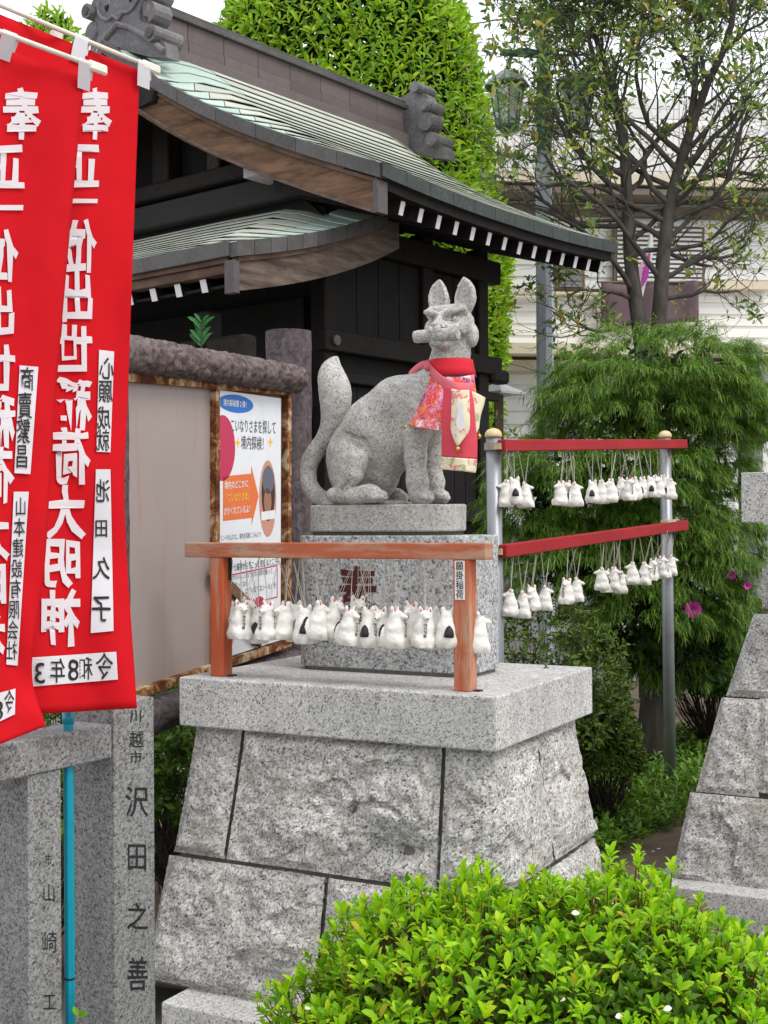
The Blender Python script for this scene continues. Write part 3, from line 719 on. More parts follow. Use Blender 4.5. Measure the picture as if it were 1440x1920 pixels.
def charm_px(px, py_top, plane_p, plane_n, ang_deg, tie_px, tie_py, label, group, h=0.124, off=0.0):
    """pixel of the top of the ears; ang 0 = snout towards the camera, 90 = snout to the right in the picture"""
    p0 = np.asarray(plane_p)+np.asarray(plane_n)*off; t = PPL(px, py_top, p0, plane_n); tie = PPL(tie_px, tie_py, plane_p, plane_n)
    sc = h/0.124; b = t-A(0, 0, h)
    az = math.atan2(t[0], t[1])                   # viewing azimuth
    rot = math.pi - az + math.radians(ang_deg)    # charm faces local +y
    add_charm(first[0], b, rot, tie, label, group, sc); first[0] = False
ORD = 'first second third fourth fifth sixth seventh eighth ninth tenth eleventh twelfth thirteenth fourteenth fifteenth sixteenth seventeenth eighteenth nineteenth twentieth'.split()
LB_F = 'white clay fox charm with black tail tip hanging from the faded vermilion rail'
GR_F = 'clay fox charms on the faded vermilion rail'
vp, vn = W1(0, 0.082, 0), VX
# (x, y of ear tips, turn, depth offset behind(+)/before(-) the rail, x of tie)
FR = [(431, 1126, -60, 0.03, 440), (450, 1124, 20, -0.02, 452), (463, 1119, 30, 0.035, 458), (481, 1132, 150, 0.03, 488), (502, 1125, -35, -0.02, 489), (534, 1127, -60, -0.005, 541),
      (556, 1126, 170, 0.035, 566), (570, 1133, 160, -0.015, 566), (594, 1125, 75, -0.02, 586), (624, 1118, 35, 0.01, 625), (652, 1135, 45, -0.03, 668), (671, 1116, 15, 0.04, 672), (693, 1136, 140, 0.0, 694),
      (714, 1135, -20, 0.02, 729), (741, 1136, 60, -0.025, 752), (772, 1126, -30, 0.035, 768), (794, 1137, 10, -0.03, 798), (814, 1136, 150, 0.03, 820), (837, 1137, 170, -0.015, 843), (893, 1146, 100, 0.03, 880)]
for i, (x, y, a, o, tx) in enumerate(FR):
    lab = 'white clay fox charm, %s along the vermilion rail from its unlettered post' % ORD[i]
    if i == len(FR)-1: lab = 'white clay fox charm half hidden behind the lettered vermilion post'
    charm_px(x, y, vp, vn, a, tx*0.6+x*0.4, 1050, lab, GR_F, 0.120+0.004*math.sin(i*2.3), o)
GB = 'clay_fox_charm'

# ------------------------------------------------------------------ steel posts and red rails
M_STEEL = plain('galvanised_steel', (0.30, 0.31, 0.335), 0.42, 0.22, 9, 0.5, 0.55)
M_REDRAIL = worn_paint('red_rail_paint', (0.36, 0.022, 0.028), (0.27, 0.02, 0.025), 0.6, (0.3, 0.3, 1))
M_CAP = plain('yellowed_plastic', (0.62, 0.5, 0.27), 0.45, 0.15)
M_CLAMP = plain('clamp_steel', (0.35, 0.32, 0.26), 0.4, 0.3, metal=0.7)
M_TAPE = plain('beige_tape', (0.52, 0.42, 0.26), 0.6, 0.2)
DL, DR = 5.0, 6.5
pl_t = P(925, 818, DL); pl_b = PZ(936, 1240, 0.0); pl_b = A(pl_t[0]+0.012, pl_t[1], 0.0)
pr_t = P(1247, 819, DR); pr_b = P(1257, 1466, DR)
for nm, a, b, lab in (('l', pl_t, pl_b, 'galvanised steel post with yellow dome cap beside the granite block'), ('r', pr_t, pr_b, 'galvanised steel post with yellow dome cap rooted in ground cover by the conifer')):
    t_ = thing('steel_post', b, lab, 'post', 'steel posts carrying the red rails')
    obj('pipe', *tube([b-A(0, 0, 0.05), b*0.5+a*0.5, a], 0.0295, 20), M_STEEL, t_, smooth=True)
    obj('cap', *lathe([(0.033, -0.004), (0.034, 0.004), (0.031, 0.016), (0.022, 0.026), (0.008, 0.031), (0.001, 0.032)], 18, a), M_CAP, t_, smooth=True)
nR = unit(np.cross(pr_t*A(1, 1, 0)-pl_t*A(1, 1, 0), ZX)); nR = nR if nR[1] < 0 else -nR       # towards the camera
pR = pl_t + nR*0.05
def red_rail(l0, l1, r0, r1, lab):
    a = (PPL(*l0, pR, nR)+PPL(*l1, pR, nR))/2; b = (PPL(*r0, pR, nR)+PPL(*r1, pR, nR))/2
    h = np.linalg.norm(PPL(*l0, pR, nR)-PPL(*l1, pR, nR))*0.97
    t = thing('red_rail', a, lab, 'rail', 'red rails between the steel posts')
    obj('bar', *beam(a, b, 0.036, h, (0, 0, 1), 0.003), M_REDRAIL, t)
    d = unit(b-a)
    for c, post in ((a-d*0.016, pl_t), (b-d*0.14, pr_t)):
        z = c[2]; pc = post*A(1, 1, 0)+A(0, 0, z)
        V1, F1 = lathe([(0.031, -0.014), (0.036, -0.014), (0.036, 0.014), (0.031, 0.014)], 18, pc); obj('pipe_clamp', V1, F1, M_CLAMP, t)
        e = pc+nR*0.036; obj('clamp_bolt', *tube([e-d*0.03, e+d*0.0, e+d*0.03], 0.006, 8), M_CLAMP, t)
        obj('clamp_pad', *beam(e-d*0.022+A(0, 0, 0.012), e-d*0.022-A(0, 0, 0.012), 0.028, 0.03, tuple(nR)), M_TAPE, t)
    return a, b, t
ua, ub, ut = red_rail((940, 824), (940, 847), (1283, 823), (1283, 842), 'upper red painted bar hung with clay foxes between steel posts')
la, lb, lt = red_rail((942, 1021), (942, 1046), (1285, 975), (1285, 994), 'lower sloping red painted bar hung with clay foxes between steel posts')
_d = unit(lb-la); _c = lb-_d*0.2+A(0, 0, 0.032); obj('tape_wrap', *beam(_c-_d*0.09, _c+_d*0.02, 0.04, 0.012), M_TAPE, lt)
UPR = [(949, 899, -70, 957, 0.0), (964, 893, 170, 963, 0.03), (986, 903, 75, 966, -0.01), (1050, 901, -50, 1060, 0.0), (1066, 900, 20, 1061, -0.03), (1079, 903, 100, 1063, 0.02), (1110, 899, 160, 1112, 0.0), (1127, 899, 110, 1114, -0.02),
       (1146, 897, -60, 1160, 0.02), (1166, 894, 60, 1160, -0.02), (1180, 895, 30, 1161, 0.03), (1190, 893, -80, 1190, 0.0), (1204, 893, 130, 1191, -0.02), (1219, 891, 170, 1218, 0.01), (1234, 890, -20, 1231, -0.02), (1247, 890, 80, 1244, -0.01), (1256, 897, 120, 1246, 0.02)]
LOW = [(955, 1104, -75, 966, 0.0), (979, 1107, 80, 968, -0.02), (1000, 1096, -25, 1008, 0.01), (1021, 1097, 85, 1012, -0.02), (1062, 1083, -20, 1067, 0.02), (1080, 1082, 80, 1069, -0.02), (1128, 1063, -80, 1135, 0.0), (1138, 1066, 20, 1136, -0.03), (1152, 1062, 60, 1152, 0.0),
       (1162, 1070, 120, 1152, 0.02), (1186, 1053, -75, 1194, 0.0), (1206, 1053, 70, 1196, -0.01), (1220, 1047, 30, 1221, 0.0), (1233, 1045, 20, 1233, -0.02), (1245, 1041, 50, 1247, 0.01), (1257, 1040, 90, 1249, -0.02)]
LB_U = 'white clay fox charm on the upper red bar, %s from the granite block end'; LB_L = 'white clay fox charm on the lower red bar, %s from the granite block end'
def rail_y(a0, a1, x): return a0[1]+(a1[1]-a0[1])*(x-a0[0])/(a1[0]-a0[0])
for rows, e0, e1, lab, gr in ((UPR, (940, 846), (1283, 841), LB_U, 'clay fox charms on the upper red bar'), (LOW, (942, 1045), (1285, 993), LB_L, 'clay fox charms on the lower red bar')):
    for i, (x, y, a, tx, o) in enumerate(rows):
        charm_px(x, y, pR, nR, a, tx*0.7+x*0.3, rail_y(e0, e1, tx), lab % ORD[i], gr, 0.108+0.004*math.sin(i*1.9), o)
# ------------------------------------------------------------------ granite fence at the left
FT = math.radians(33); T3 = A(math.sin(FT), math.cos(FT), 0); L3 = A(-math.cos(FT), math.sin(FT), 0); N3 = -L3   # N3: towards the camera side
E3 = P(213, 1340, 3.1)*A(1, 1, 0)
def fbox(k0, k1, l0, l1, z0, z1, bev=0.004):
    V, F = bbox(k0, k1, l0, l1, z0, z1, bev); return E3 + V[:, :1]*T3 + V[:, 1:2]*L3 + V[:, 2:3]*ZX, F
fence = thing('stone_fence', E3, 'grey granite balustrade with carved names, square posts under a flat rail', 'fence')
M_FEDGE = M_FENCE
pA = obj('corner_pillar', *fbox(0, 0.14, 0, 0.14, -0.1, 1.066, 0.003), M_FENCE, fence)
obj('top_rail', *fbox(-1.3, -0.001, 0.004, 0.115, 0.936, 1.016, 0.004), M_FENCE, fence)
pB = obj('baluster', *fbox(-0.257, -0.159, 0.010, 0.108, -0.1, 0.935, 0.003), M_FENCE, fence)
for k in (-0.56, -0.86, -1.16): obj('baluster', *fbox(k, k+0.098, 0.010, 0.108, -0.1, 0.935, 0.003), M_FENCE, fence)
obj('foot_rail', *fbox(-1.3, -0.001, -0.01, 0.13, -0.1, 0.02, 0.004), M_FENCE, fence)
def carve(items, par, off, depth, plane_l):
    pl = E3 + N3*(0.0012-plane_l)
    for it in items:
        g2, gF = glyphs([it], off, 0.02); V1 = np.array([PPL(x, y, pl, N3) for x, y in g2]); obj('carved_character', V1, gF, M_CARVE, par)
M_CARVE = plain('black_carving_paint', (0.02, 0.02, 0.022), 0.6, 0.4)
carve([('川', 255, 1342, 24, 26), ('越', 256, 1386, 28, 34), ('市', 255, 1420, 24, 24), ('沢', 257, 1502, 46, 62), ('田', 257, 1606, 42, 56), ('之', 258, 1718, 44, 56), ('善', 258, 1826, 42, 68)], pA, 0.006, 0, 0.0)
carve([('市', 91, 1612, 14, 24), ('山', 92, 1674, 26, 38), ('崎', 93, 1766, 30, 44), ('工', 93, 1878, 26, 36)], pB, -0.004, 0, 0.010)

# ------------------------------------------------------------------ banners
def cloth(name, stops, trans=0.3):
    t = NT(name); n = t.noise(9, 4); c = t.mix(1.0, stops, t.ramp(n, [(0.3, 0.9), (0.7, 1.05)]), 'MULTIPLY')
    w = t.noise(420, 2); t.bump(w, 0.15, 0.001); m = t.done(c, 0.85, 0.15); t.translucent(stops, trans); return m
M_RED = cloth('red_cloth', (0.72, 0.012, 0.022), 0.38); M_WCLOTH = cloth('white_cloth', (0.76, 0.74, 0.78), 0.2)
M_INK = plain('banner_ink', (0.02, 0.02, 0.02), 0.8); M_BARW = plain('white_plastic_bar', (0.7, 0.68, 0.6), 0.4, 0.1); M_TURQ = plain('turquoise_pole', (0.0, 0.27, 0.38), 0.32, 0.1, spec=0.5)
class Flag:
    def __init__(s, L, R, wav, seed):
        s.L, s.R = np.array(L, float), np.array(R, float); s.w, s.seed = wav, seed
        s.Lf = catmull(s.L, 81); s.Rf = catmull(s.R, 81)
    def uv(s, u, v):
        """u across, v down -> px, py, depth"""
        x = np.clip(np.asarray(v)*80, 0, 80); i = np.minimum(x.astype(int), 79); f = (x-i)[..., None]
        l = s.Lf[i]*(1-f)+s.Lf[i+1]*f; r = s.Rf[i]*(1-f)+s.Rf[i+1]*f; u = np.asarray(u)[..., None]; q = l*(1-u)+r*u
        u = u[..., 0]; v = np.asarray(v)
        d = q[..., 2] + s.w*(np.sin(2*math.pi*(1.15*u+0.25*v)+s.seed)*(0.35+0.65*v) + 0.45*np.sin(2*math.pi*(2.3*u-0.6*v)+2*s.seed) + 0.3*np.sin(9*v+5*u+s.seed) + 0.22*np.sin(2*math.pi*(3.1*u+1.7*v)+s.seed)*np.exp(-2.2*v) + 0.16*np.sin(2*math.pi*(2.2*u-4.5*v))*np.exp(-6*(v-0.8)**2))
        d = d + 0.5*s.w*vnoise(np.stack([u*3, v*6, 0*u+s.seed], -1))
        return q[..., 0], q[..., 1], d
    def grid(s, nu, nv):
        u, v = np.meshgrid(np.linspace(0, 1, nu), np.linspace(0, 1, nv)); x, y, d = s.uv(u, v)
        return PA(x, y, d)
    def at_many(s, px, py, off):
        px, py = np.asarray(px, float), np.asarray(py, float); u = np.full(px.shape, 0.5); v = (py-60)/1300.0
        for _ in range(14):
            v = np.clip(v, 0, 1); x = v*80; i = np.minimum(x.astype(int), 79); f = (x-i)[..., None]
            l = s.Lf[i]*(1-f)+s.Lf[i+1]*f; r = s.Rf[i]*(1-f)+s.Rf[i+1]*f
            u = (px-l[..., 0])/(r[..., 0]-l[..., 0]); v = v + (py-(l[..., 1]+(r[..., 1]-l[..., 1])*u))/1340.0
        return PA(px, py, s.uv(u, np.clip(v, 0, 1))[2]-off)
    def at(s, px, py, off): return s.at_many(np.array([px]), np.array([py]), off)[0]
    def letters(s, items, mat, par, off, emb, wob=0.02, name='lettering'):
        for it in items:
            g2, gF = glyphs([it], emb, wob, mirror=True); g2, gF = tri_split(*tri_split(g2, gF)); obj('character', s.at_many(g2[:, 0], g2[:, 1], off), gF, mat, par, smooth=True)
    def strip(s, q, par):
        q = np.array(q, float); n = 9; G = np.zeros((n, 7, 3))
        for i in range(n):
            for j in range(7):
                t, u = i/(n-1), j/6; p = (q[0]*(1-u)+q[1]*u)*(1-t)+(q[3]*(1-u)+q[2]*u)*t; G[i, j] = s.at(p[0], p[1], 0.0055)
        return obj('name_strip', *sheet(G, 0.0006, CAM), M_WCLOTH, par)
def banner(name_label, fl, bar0, bar1, bd0, bd1, tabs, base):
    t = thing('banner', base, name_label, 'banner', 'red banners by the granite fence')
    cl = obj('cloth', *sheet(fl.grid(40, 90), 0.0012, CAM), M_RED, t, smooth=True)
    b0, b1 = P(*bar0, bd0), P(*bar1, bd1); obj('crossbar', *tube([b0, b0*0.5+b1*0.5, b1], 0.0055, 10), M_BARW, t, smooth=True)
    d = unit(b1-b0); obj('bar_end', *beam(b1-d*0.01, b1+d*0.045, 0.012, 0.022, (0, 0, 1), 0.004), M_BARW, t)
    for x, yb in tabs:
        f = (x-bar0[0])/(bar1[0]-bar0[0]); c = b0+(b1-b0)*f; hw = 0.018
        bot = fl.at(x-3, yb, 0.006); G = []
        for q in [c+A(0, 0.007, 0)+(bot-c)*0.55, c+A(0, 0.009, 0.0), c+A(0, 0.004, 0.0085), c+A(0, -0.006, 0.007), c+A(0, -0.0095, -0.002), c*0.5+bot*0.5+A(0, -0.006, 0), bot]:
            G.append([q-d*hw, q, q+d*hw])
        obj('tab_loop', *sheet(np.array(G), 0.0008, CAM), M_WCLOTH, t)
    return t, cl
f2 = Flag([(-30, 15, 2.74), (-45, 360, 2.74), (-58, 690, 2.76), (-66, 1010, 2.78), (-30, 1345, 2.80)],
          [(262, 131, 3.06), (251, 430, 3.03), (240, 740, 3.02), (234, 960, 3.00), (257, 1328, 2.98)], 0.019, 1.0)
b2_, c2_ = banner('red banner with a white horizontal date strip and its pole through the stone rail', f2, (-40, -7), (272, 122), 2.73, 3.06, [(147, 118), (272, 164)], P(128, 1340, 3.0)*A(1, 1, 0))
f2.letters([('奉', 178, 213, 60, 100), ('正', 150, 310, 78, 92), ('一', 150, 378, 70, 60), ('位', 148, 462, 66, 104), ('出', 145, 556, 66, 100), ('世', 139, 655, 70, 98), ('稲', 137, 757, 68, 104), ('荷', 133, 855, 72, 108), ('大', 123, 960, 76, 104), ('明', 118, 1055, 74, 96), ('神', 113, 1158, 76, 108)], M_WCLOTH, c2_, 0.006, 0.028, 0.035)
s_ = f2.strip([(186, 656), (214, 659), (207, 848), (181, 847)], c2_)
f2.letters([('心', 200, 690, 28, 46), ('願', 198, 733, 27, 46), ('成', 195, 783, 26, 46), ('就', 193, 825, 27, 44)], M_INK, s_, 0.008, 0.006)
s_ = f2.strip([(180, 880), (207, 880), (213, 1183), (170, 1187)], c2_)
f2.letters([('池', 193, 920, 28, 46), ('田', 190, 990, 26, 38), ('久', 190, 1065, 34, 46), ('子', 190, 1140, 40, 54)], M_INK, s_, 0.008, 0.006)
s_ = f2.strip([(60, 1233), (218, 1222), (221, 1274), (51, 1288)], c2_)
f2.letters([('3', 75, 1260, 50, 56), ('年', 108, 1257, 30, 50), ('8', 138, 1254, 46, 56), ('和', 160, 1253, 28, 46), ('令', 196, 1249, 34, 54)], M_INK, s_, 0.008, 0.004)
f1 = Flag([(-170, 25, 2.45), (-175, 380, 2.45), (-180, 700, 2.45), (-180, 1050, 2.45), (-160, 1460, 2.45)],
          [(158, 146, 2.84), (128, 470, 2.82), (101, 790, 2.80), (84, 1060, 2.78), (60, 1255, 2.76), (86, 1361, 2.75)], 0.018, 2.6)
f1.Lf = catmull(f1.L, 81)
b1_, c1_ = banner('red banner with two stacked name strips hanging over the granite rail', f1, (-170, -3), (172, 123), 2.44, 2.83, [(8, 112), (160, 168)], P(-60, 1300, 2.6)*A(1, 1, 0))
f1.letters([('奉', 40, 213, 72, 100), ('正', 8, 312, 78, 92), ('一', 8, 390, 74, 70), ('位', 0, 478, 68, 104), ('出', -3, 585, 68, 100), ('世', -6, 690, 70, 98), ('稲', -6, 790, 70, 104), ('荷', -10, 890, 72, 108), ('大', -18, 1000, 76, 104), ('明', -22, 1100, 74, 96), ('神', -30, 1205, 80, 108)], M_WCLOTH, c1_, 0.006, 0.028, 0.035)
s_ = f1.strip([(37, 685), (72, 688), (57, 889), (27, 887)], c1_)
f1.letters([('商', 51, 710, 28, 48), ('賣', 47, 760, 28, 52), ('繁', 44, 808, 27, 50), ('昌', 41, 855, 26, 48)], M_INK, s_, 0.008, 0.006)
s_ = f1.strip([(26, 922), (54, 922), (33, 1248), (12, 1246)], c1_)
f1.letters([(c, 39-2.5*i, 950+38.5*i, 22, 38) for i, c in enumerate('山本建設有限会社')], M_INK, s_, 0.008, 0.004)
s_ = f1.strip([(-40, 1310), (29, 1291), (28, 1339), (-40, 1372)], c1_)
f1.letters([('8', -4, 1330, 44, 52), ('令', 18, 1315, 20, 46)], M_INK, s_, 0.008, 0.004)
# the turquoise pole of the first banner, through the stone rail
pc = E3 - T3*0.128 + L3*0.045
def pole_x(py, px): return P(px, py, pc[1])
pb, pt = pole_x(2050, 132.5), pole_x(62, 106)
obj('pole', *tube([pb, pole_x(1834, 131), pole_x(1357, 128), pt], 0.0118, 14), M_TURQ, b2_, smooth=True)
obj('pole_sleeve', *tube([pole_x(1357, 128)-A(0, 0, 0.0), pole_x(1335, 127.7)], 0.0135, 14), M_TURQ, b2_, smooth=True)
obj('pole_ring', *tube([pole_x(1836, 131), pole_x(1832, 131)], 0.0122, 14), M_INK, b2_)
obj('pole_cap', *tube([pole_x(84, 106), pole_x(60, 106)], [0.013, 0.015], 14), M_BARW, b2_, smooth=False)

# ------------------------------------------------------------------ notice board with a cast log frame
BT = math.radians(24); HB = A(math.sin(BT), math.cos(BT), 0); NBn = A(math.cos(BT), -math.sin(BT), 0)
QB = P(541, 700, 5.0)
def BP(px, py, off=0.0): return PPL(px, py, QB+NBn*off, NBn)
def bark(name, a, b):
    t = NT(name); co = t.mapping((1, 1, 1)); n = t.noise(26, 5, 0.6, dist=1.2); c = t.mix(t.ramp(n, [(0.35, 0), (0.65, 1)]), a, b); t.bump(n, 0.6, 0.012); return t.done(c, 0.85, 0.2)
M_BARK = bark('cast_log_bark', (0.06, 0.045, 0.045), (0.19, 0.15, 0.145)); M_BARKD = bark('cast_post', (0.055, 0.043, 0.047), (0.125, 0.10, 0.108))
def log_tube(a, b, r0, r1, n, m, amp, fr, seed):
    a, b = np.asarray(a), np.asarray(b); path_ = a+(b-a)*np.linspace(0, 1, m)[:, None]; V, F = tube(path_, np.linspace(r0, r1, m), n)
    ax = unit(b-a); rel = V-a; t = rel@ax; rad = rel-t[:, None]*ax; rn = rad/(np.linalg.norm(rad, axis=1, keepdims=True)+1e-9)
    q = np.c_[t*fr[0], (rn@unit(np.cross(ax, A(0.3, 0.2, 0.9))))*fr[1], (rn@ax*0+np.arctan2(rn@np.cross(ax, unit(np.cross(ax, A(0.3, 0.2, 0.9)))), rn@unit(np.cross(ax, A(0.3, 0.2, 0.9)))))*0]
    q[:, 2] = (rn@np.cross(ax, unit(np.cross(ax, A(0.3, 0.2, 0.9)))))*fr[1]
    return V + rn*(amp*ridged(q, 3, seed))[:, None], F
board = thing('notice_board', BP(541, 1200)*A(1, 1, 0), 'notice board framed in rough brown cast logs, its steel frame streaked with rust', 'notice board')
pc_ = BP(541, 700, -0.06)*A(1, 1, 0); ztop = P(541, 622, pc_[1])[2]
V1, F1 = log_tube(pc_+A(0, 0, 0.0), pc_+A(0, 0, ztop), 0.092, 0.088, 30, 70, 0.0035, (9, 5), 3); obj('post', V1, F1, M_BARKD, board, smooth=False)
pl_ = BP(186, 700, -0.06)*A(1, 1, 0); V1, F1 = log_tube(pl_, pl_+A(0, 0, ztop-0.05), 0.09, 0.085, 30, 60, 0.0035, (9, 5), 8); obj('post', V1, F1, M_BARKD, board)
V1, F1 = log_tube(BP(170, 652, 0.03), BP(556, 711, 0.03), 0.053, 0.047, 40, 150, 0.0065, (26, 4), 5); obj('top_log', V1, F1, M_BARK, board, smooth=True)
V1, F1 = log_tube(BP(170, 1385, 0.0), BP(556, 1243, 0.0), 0.055, 0.05, 30, 80, 0.006, (20, 4), 6); obj('bottom_log', V1, F1, M_BARKD, board, smooth=True)
def rusty(name):
    t = NT(name); n = t.noise(14, 6, 0.7, dist=0.6); n2 = t.noise(60, 4)
    c = t.ramp(n, [(0.3, (0.03, 0.014, 0.009)), (0.46, (0.14, 0.045, 0.016)), (0.54, (0.30, 0.15, 0.06)), (0.62, (0.5, 0.42, 0.28)), (0.8, (0.45, 0.36, 0.24))])
    t.bump(n2, 0.4, 0.004); return t.done(c, 0.85, 0.2)
M_RUST = rusty('rusted_frame')
def dirty(name):
    t = NT(name); st = t.ramp(t.noise(7, 5, 0.6, co=t.mapping((3.2, 3.2, 0.16))), [(0.56, 0), (0.72, 0.7)]); c = t.mix(t.noise(3, 4), (0.36, 0.30, 0.28), (0.27, 0.225, 0.215)); c = t.mix(st, c, (0.34, 0.17, 0.07)); return t.done(c, 0.45, 0.4)
M_DIRTY = dirty('dirty_cover_sheet')
def bquad(pts, off, th, name, mat, par):
    o = np.array([BP(x, y, off) for x, y in pts]); V, F = prism(o, A(0, 0, 0), -NBn*th); return obj(name, V, F, mat, par)
bquad([(190, 702), (398, 722), (398, 1246), (190, 1325)], 0.0, 0.008, 'cover_sheet', M_DIRTY, board)
bquad([(402, 722), (540, 738), (540, 1198), (402, 1248)], -0.006, 0.012, 'backing_panel', plain('aged_plywood', (0.26, 0.17, 0.10), 0.8, 0.3, 12), board)
for a, b, nm in (((190, 703), (541, 735), 'top_frame'), ((190, 1322), (541, 1204), 'bottom_frame')):
    obj(nm, *beam(BP(*a, 0.008), BP(*b, 0.008), 0.03, 0.028), M_RUST, board)
for x, y0, y1, w in ((402, 716, 1243, 0.025), (537, 736, 1204, 0.027)):
    obj('frame_bar', *beam(BP(x, y0, 0.0105), BP(x, y1, 0.0105), w, 0.03, tuple(NBn)), M_RUST, board)
bquad([(392, 1250), (545, 1196), (545, 1222), (392, 1282)], -0.03, 0.02, 'lower_plank', plain('dark_plank', (0.06, 0.04, 0.028), 0.85, 0.3), board)
# poster
M_POST = plain('poster_paper', (0.74, 0.76, 0.80), 0.35, 0.05, spec=0.4)
poster = thing('poster', BP(470, 1220, 0.004), 'white poster with blue oval, red disc and orange arrow fixed in the notice board', 'poster')
bquad([(411, 731), (527, 747), (526, 1200), (411, 1237)], 0.0075, 0.0012, 'sheet', M_POST, poster)
def col(name, c): return plain(name, c, 0.45, 0.05)
PB, PP, PO, PY, PG, PK = col('print_blue', (0.02, 0.16, 0.55)), col('print_red', (0.5, 0.03, 0.09)), col('print_orange', (0.72, 0.17, 0.05)), col('print_yellow', (0.8, 0.5, 0.05)), col('print_grey', (0.12, 0.12, 0.13)), col('print_white', (0.75, 0.75, 0.76))
def pshape(pts, off, mat, name): 
    o = np.array([BP(x, y, 0.0078+off) for x, y in pts]); return obj(name, o, [list(range(len(o)))], mat, poster)
def ellp(cx, cy, rx, ry, n=36, x0=None, sl=0.0):
    r = []
    for i in range(n):
        a = 2*math.pi*i/n; x = cx+rx*math.cos(a); x = max(x, x0) if x0 else x; r.append((x, cy+ry*math.sin(a)+sl*(x-cx)))
    return r
def ptext(s, x0, x1, y0, y1, h, mat, off=0.0, emb=0.012, name='print'):
    n = len(s); it = [(c, x0+(x1-x0)*(i+0.5)/n, y0+(y1-y0)*(i+0.5)/n, (x1-x0)/n*1.0, h) for i, c in enumerate(s)]
    g2, gF = glyphs(it, emb); V = np.array([BP(x, y, 0.0084+off) for x, y in g2]); return obj(name, V, gF, mat, poster)
pshape(ellp(442, 757, 33, 17, sl=0.12), 0.0002, PB, 'oval_print'); ptext('境内探検第2弾！', 419, 466, 754, 759, 14, PK, 0.0003)
pshape(ellp(417, 840, 24, 62, x0=411.5), 0.0002, PP, 'disc_print')
ptext('こいなりさまを探して', 432, 518, 797, 802, 27, PG); ptext('境内探検！', 452, 501, 829, 832, 27, PG)
for cx, cy in ((446, 830), (507, 829)): pshape([(cx, cy-11), (cx+1.5, cy-3), (cx+5, cy), (cx+1.5, cy+3), (cx, cy+11), (cx-1.5, cy+3), (cx-5, cy), (cx-1.5, cy-3)], 0.0002, PY, 'sparkle_print')
pshape([(418, 893), (471, 888), (471, 872), (485, 930), (472, 985), (472, 971), (418, 977)], 0.0002, PO, 'arrow_print')
ptext('境内のどこかに', 421, 466, 910, 906, 16, PK, 0.0003); ptext('「こいなりさま」', 421, 471, 934, 929, 17, PY, 0.0003, 0.02); ptext('がかくれているよ！', 420, 473, 959, 953, 16, PK, 0.0003)
PBr, PGy, PDk, PSk = col('print_brown', (0.34, 0.16, 0.10)), col('print_slate', (0.12, 0.13, 0.17)), col('print_dark', (0.045, 0.03, 0.03)), col('print_skin', (0.55, 0.27, 0.19))
pshape(ellp(502, 935, 16, 72), 0.0002, PSk, 'photo_print'); pshape(ellp(503, 925, 12.5, 52), 0.0004, PDk, 'photo_print'); pshape(ellp(503, 900, 11, 26), 0.0006, PGy, 'photo_print')
pshape(ellp(502, 940, 7, 26), 0.0006, PBr, 'photo_print'); pshape([(490, 960), (516, 956), (516, 972), (490, 976)], 0.0008, PK, 'photo_print')
ptext('ヒントをたよりに、境内を探検してみよう！', 414, 492, 1009, 1001, 12, PG, 0, 0.0)
pshape([(424, 1048), (436, 1047), (434, 1056), (438, 1063), (429, 1064), (425, 1072), (422, 1062)], 0.0002, PY, 'badge_print')
ptext('七福神からちこっと見えるところ', 438, 521, 1064, 1052, 15, PG)
pshape([(418, 1080), (520, 1059), (520, 1061.5), (418, 1082.5)], 0.0002, PP, 'rule_print'); pshape([(519, 1060), (520.5, 1060), (520.5, 1120), (519, 1120)], 0.0002, PP, 'rule_print'); pshape([(460, 1133), (520, 1118), (520, 1120.5), (460, 1135.5)], 0.0002, PP, 'rule_print')
ptext('かわいいこいなりさまの頭を撮って、', 434, 516, 1083, 1069, 12, PG, 0, -0.002); ptext('送ってね！', 440, 466, 1097, 1093, 12, PG, 0, -0.002); ptext('に「いなりなシール」を', 460, 518, 1109, 1096, 13, PG, 0, 0.004)
pshape(ellp(487, 1128, 9, 10), 0.0002, PP, 'disc_print'); pshape([(472, 1190), (525, 1172), (525, 1192), (472, 1212)], 0.0002, PP, 'band_print'); pshape(ellp(430, 1192, 9, 22), 0.0002, PSk, 'photo_print')
brace = thing('wooden_plank', BP(470, 1150, 0.03), 'slanting brown timber plank leaning across the poster behind the charms', 'plank')
obj('plank', *beam(BP(398, 1068, 0.03), BP(512, 1182, 0.03), 0.018, 0.04, tuple(A(0, 0, 1))), woodmat('brown_plank', (0.16, 0.09, 0.05), (0.25, 0.15, 0.09), (1, 1, 1)), brace)
obj('plank_shadow_strip', *beam(BP(405, 1120, 0.02), BP(490, 1205, 0.02), 0.008, 0.045), plain('plank_shadow_dark', (0.04, 0.028, 0.02), 0.85), brace)  # dark strip stands in for the shade below the plank
# ------------------------------------------------------------------ shrine hall
TH = math.radians(39); AX = A(math.sin(TH), math.cos(TH), 0); BX = A(-math.cos(TH), math.sin(TH), 0)
E0 = P(712, 308, 7.2); E0g = E0*A(1, 1, 0)
def S(V):
    V = np.atleast_2d(np.asarray(V, float)); return E0g + V[:, :1]*AX + V[:, 1:2]*BX + V[:, 2:3]*ZX
def S1(p, q, z): return S([[p, q, z]])[0]
QR = 2.05                                              # ridge line
def pv(q): return -0.28*np.power(np.clip(np.minimum(q, 2*QR-q)/QR, 0, 1), 1.5)         # the near verge leans forward towards the ridge
def pf(q): return 2.70+0.28*np.power(np.clip(np.minimum(q, 2*QR-q)/QR, 0, 1), 1.5)
_pts = []
for x, y in [(712, 308), (600, 278), (500, 243), (400, 203), (300, 152), (250, 119), (186, 68)]:
    q = 1.0
    for _ in range(30):
        w_ = PPL(x, y, E0g+AX*pv(q), AX); q = float(np.dot(w_-E0g, BX))
    _pts.append((q, w_[2]))
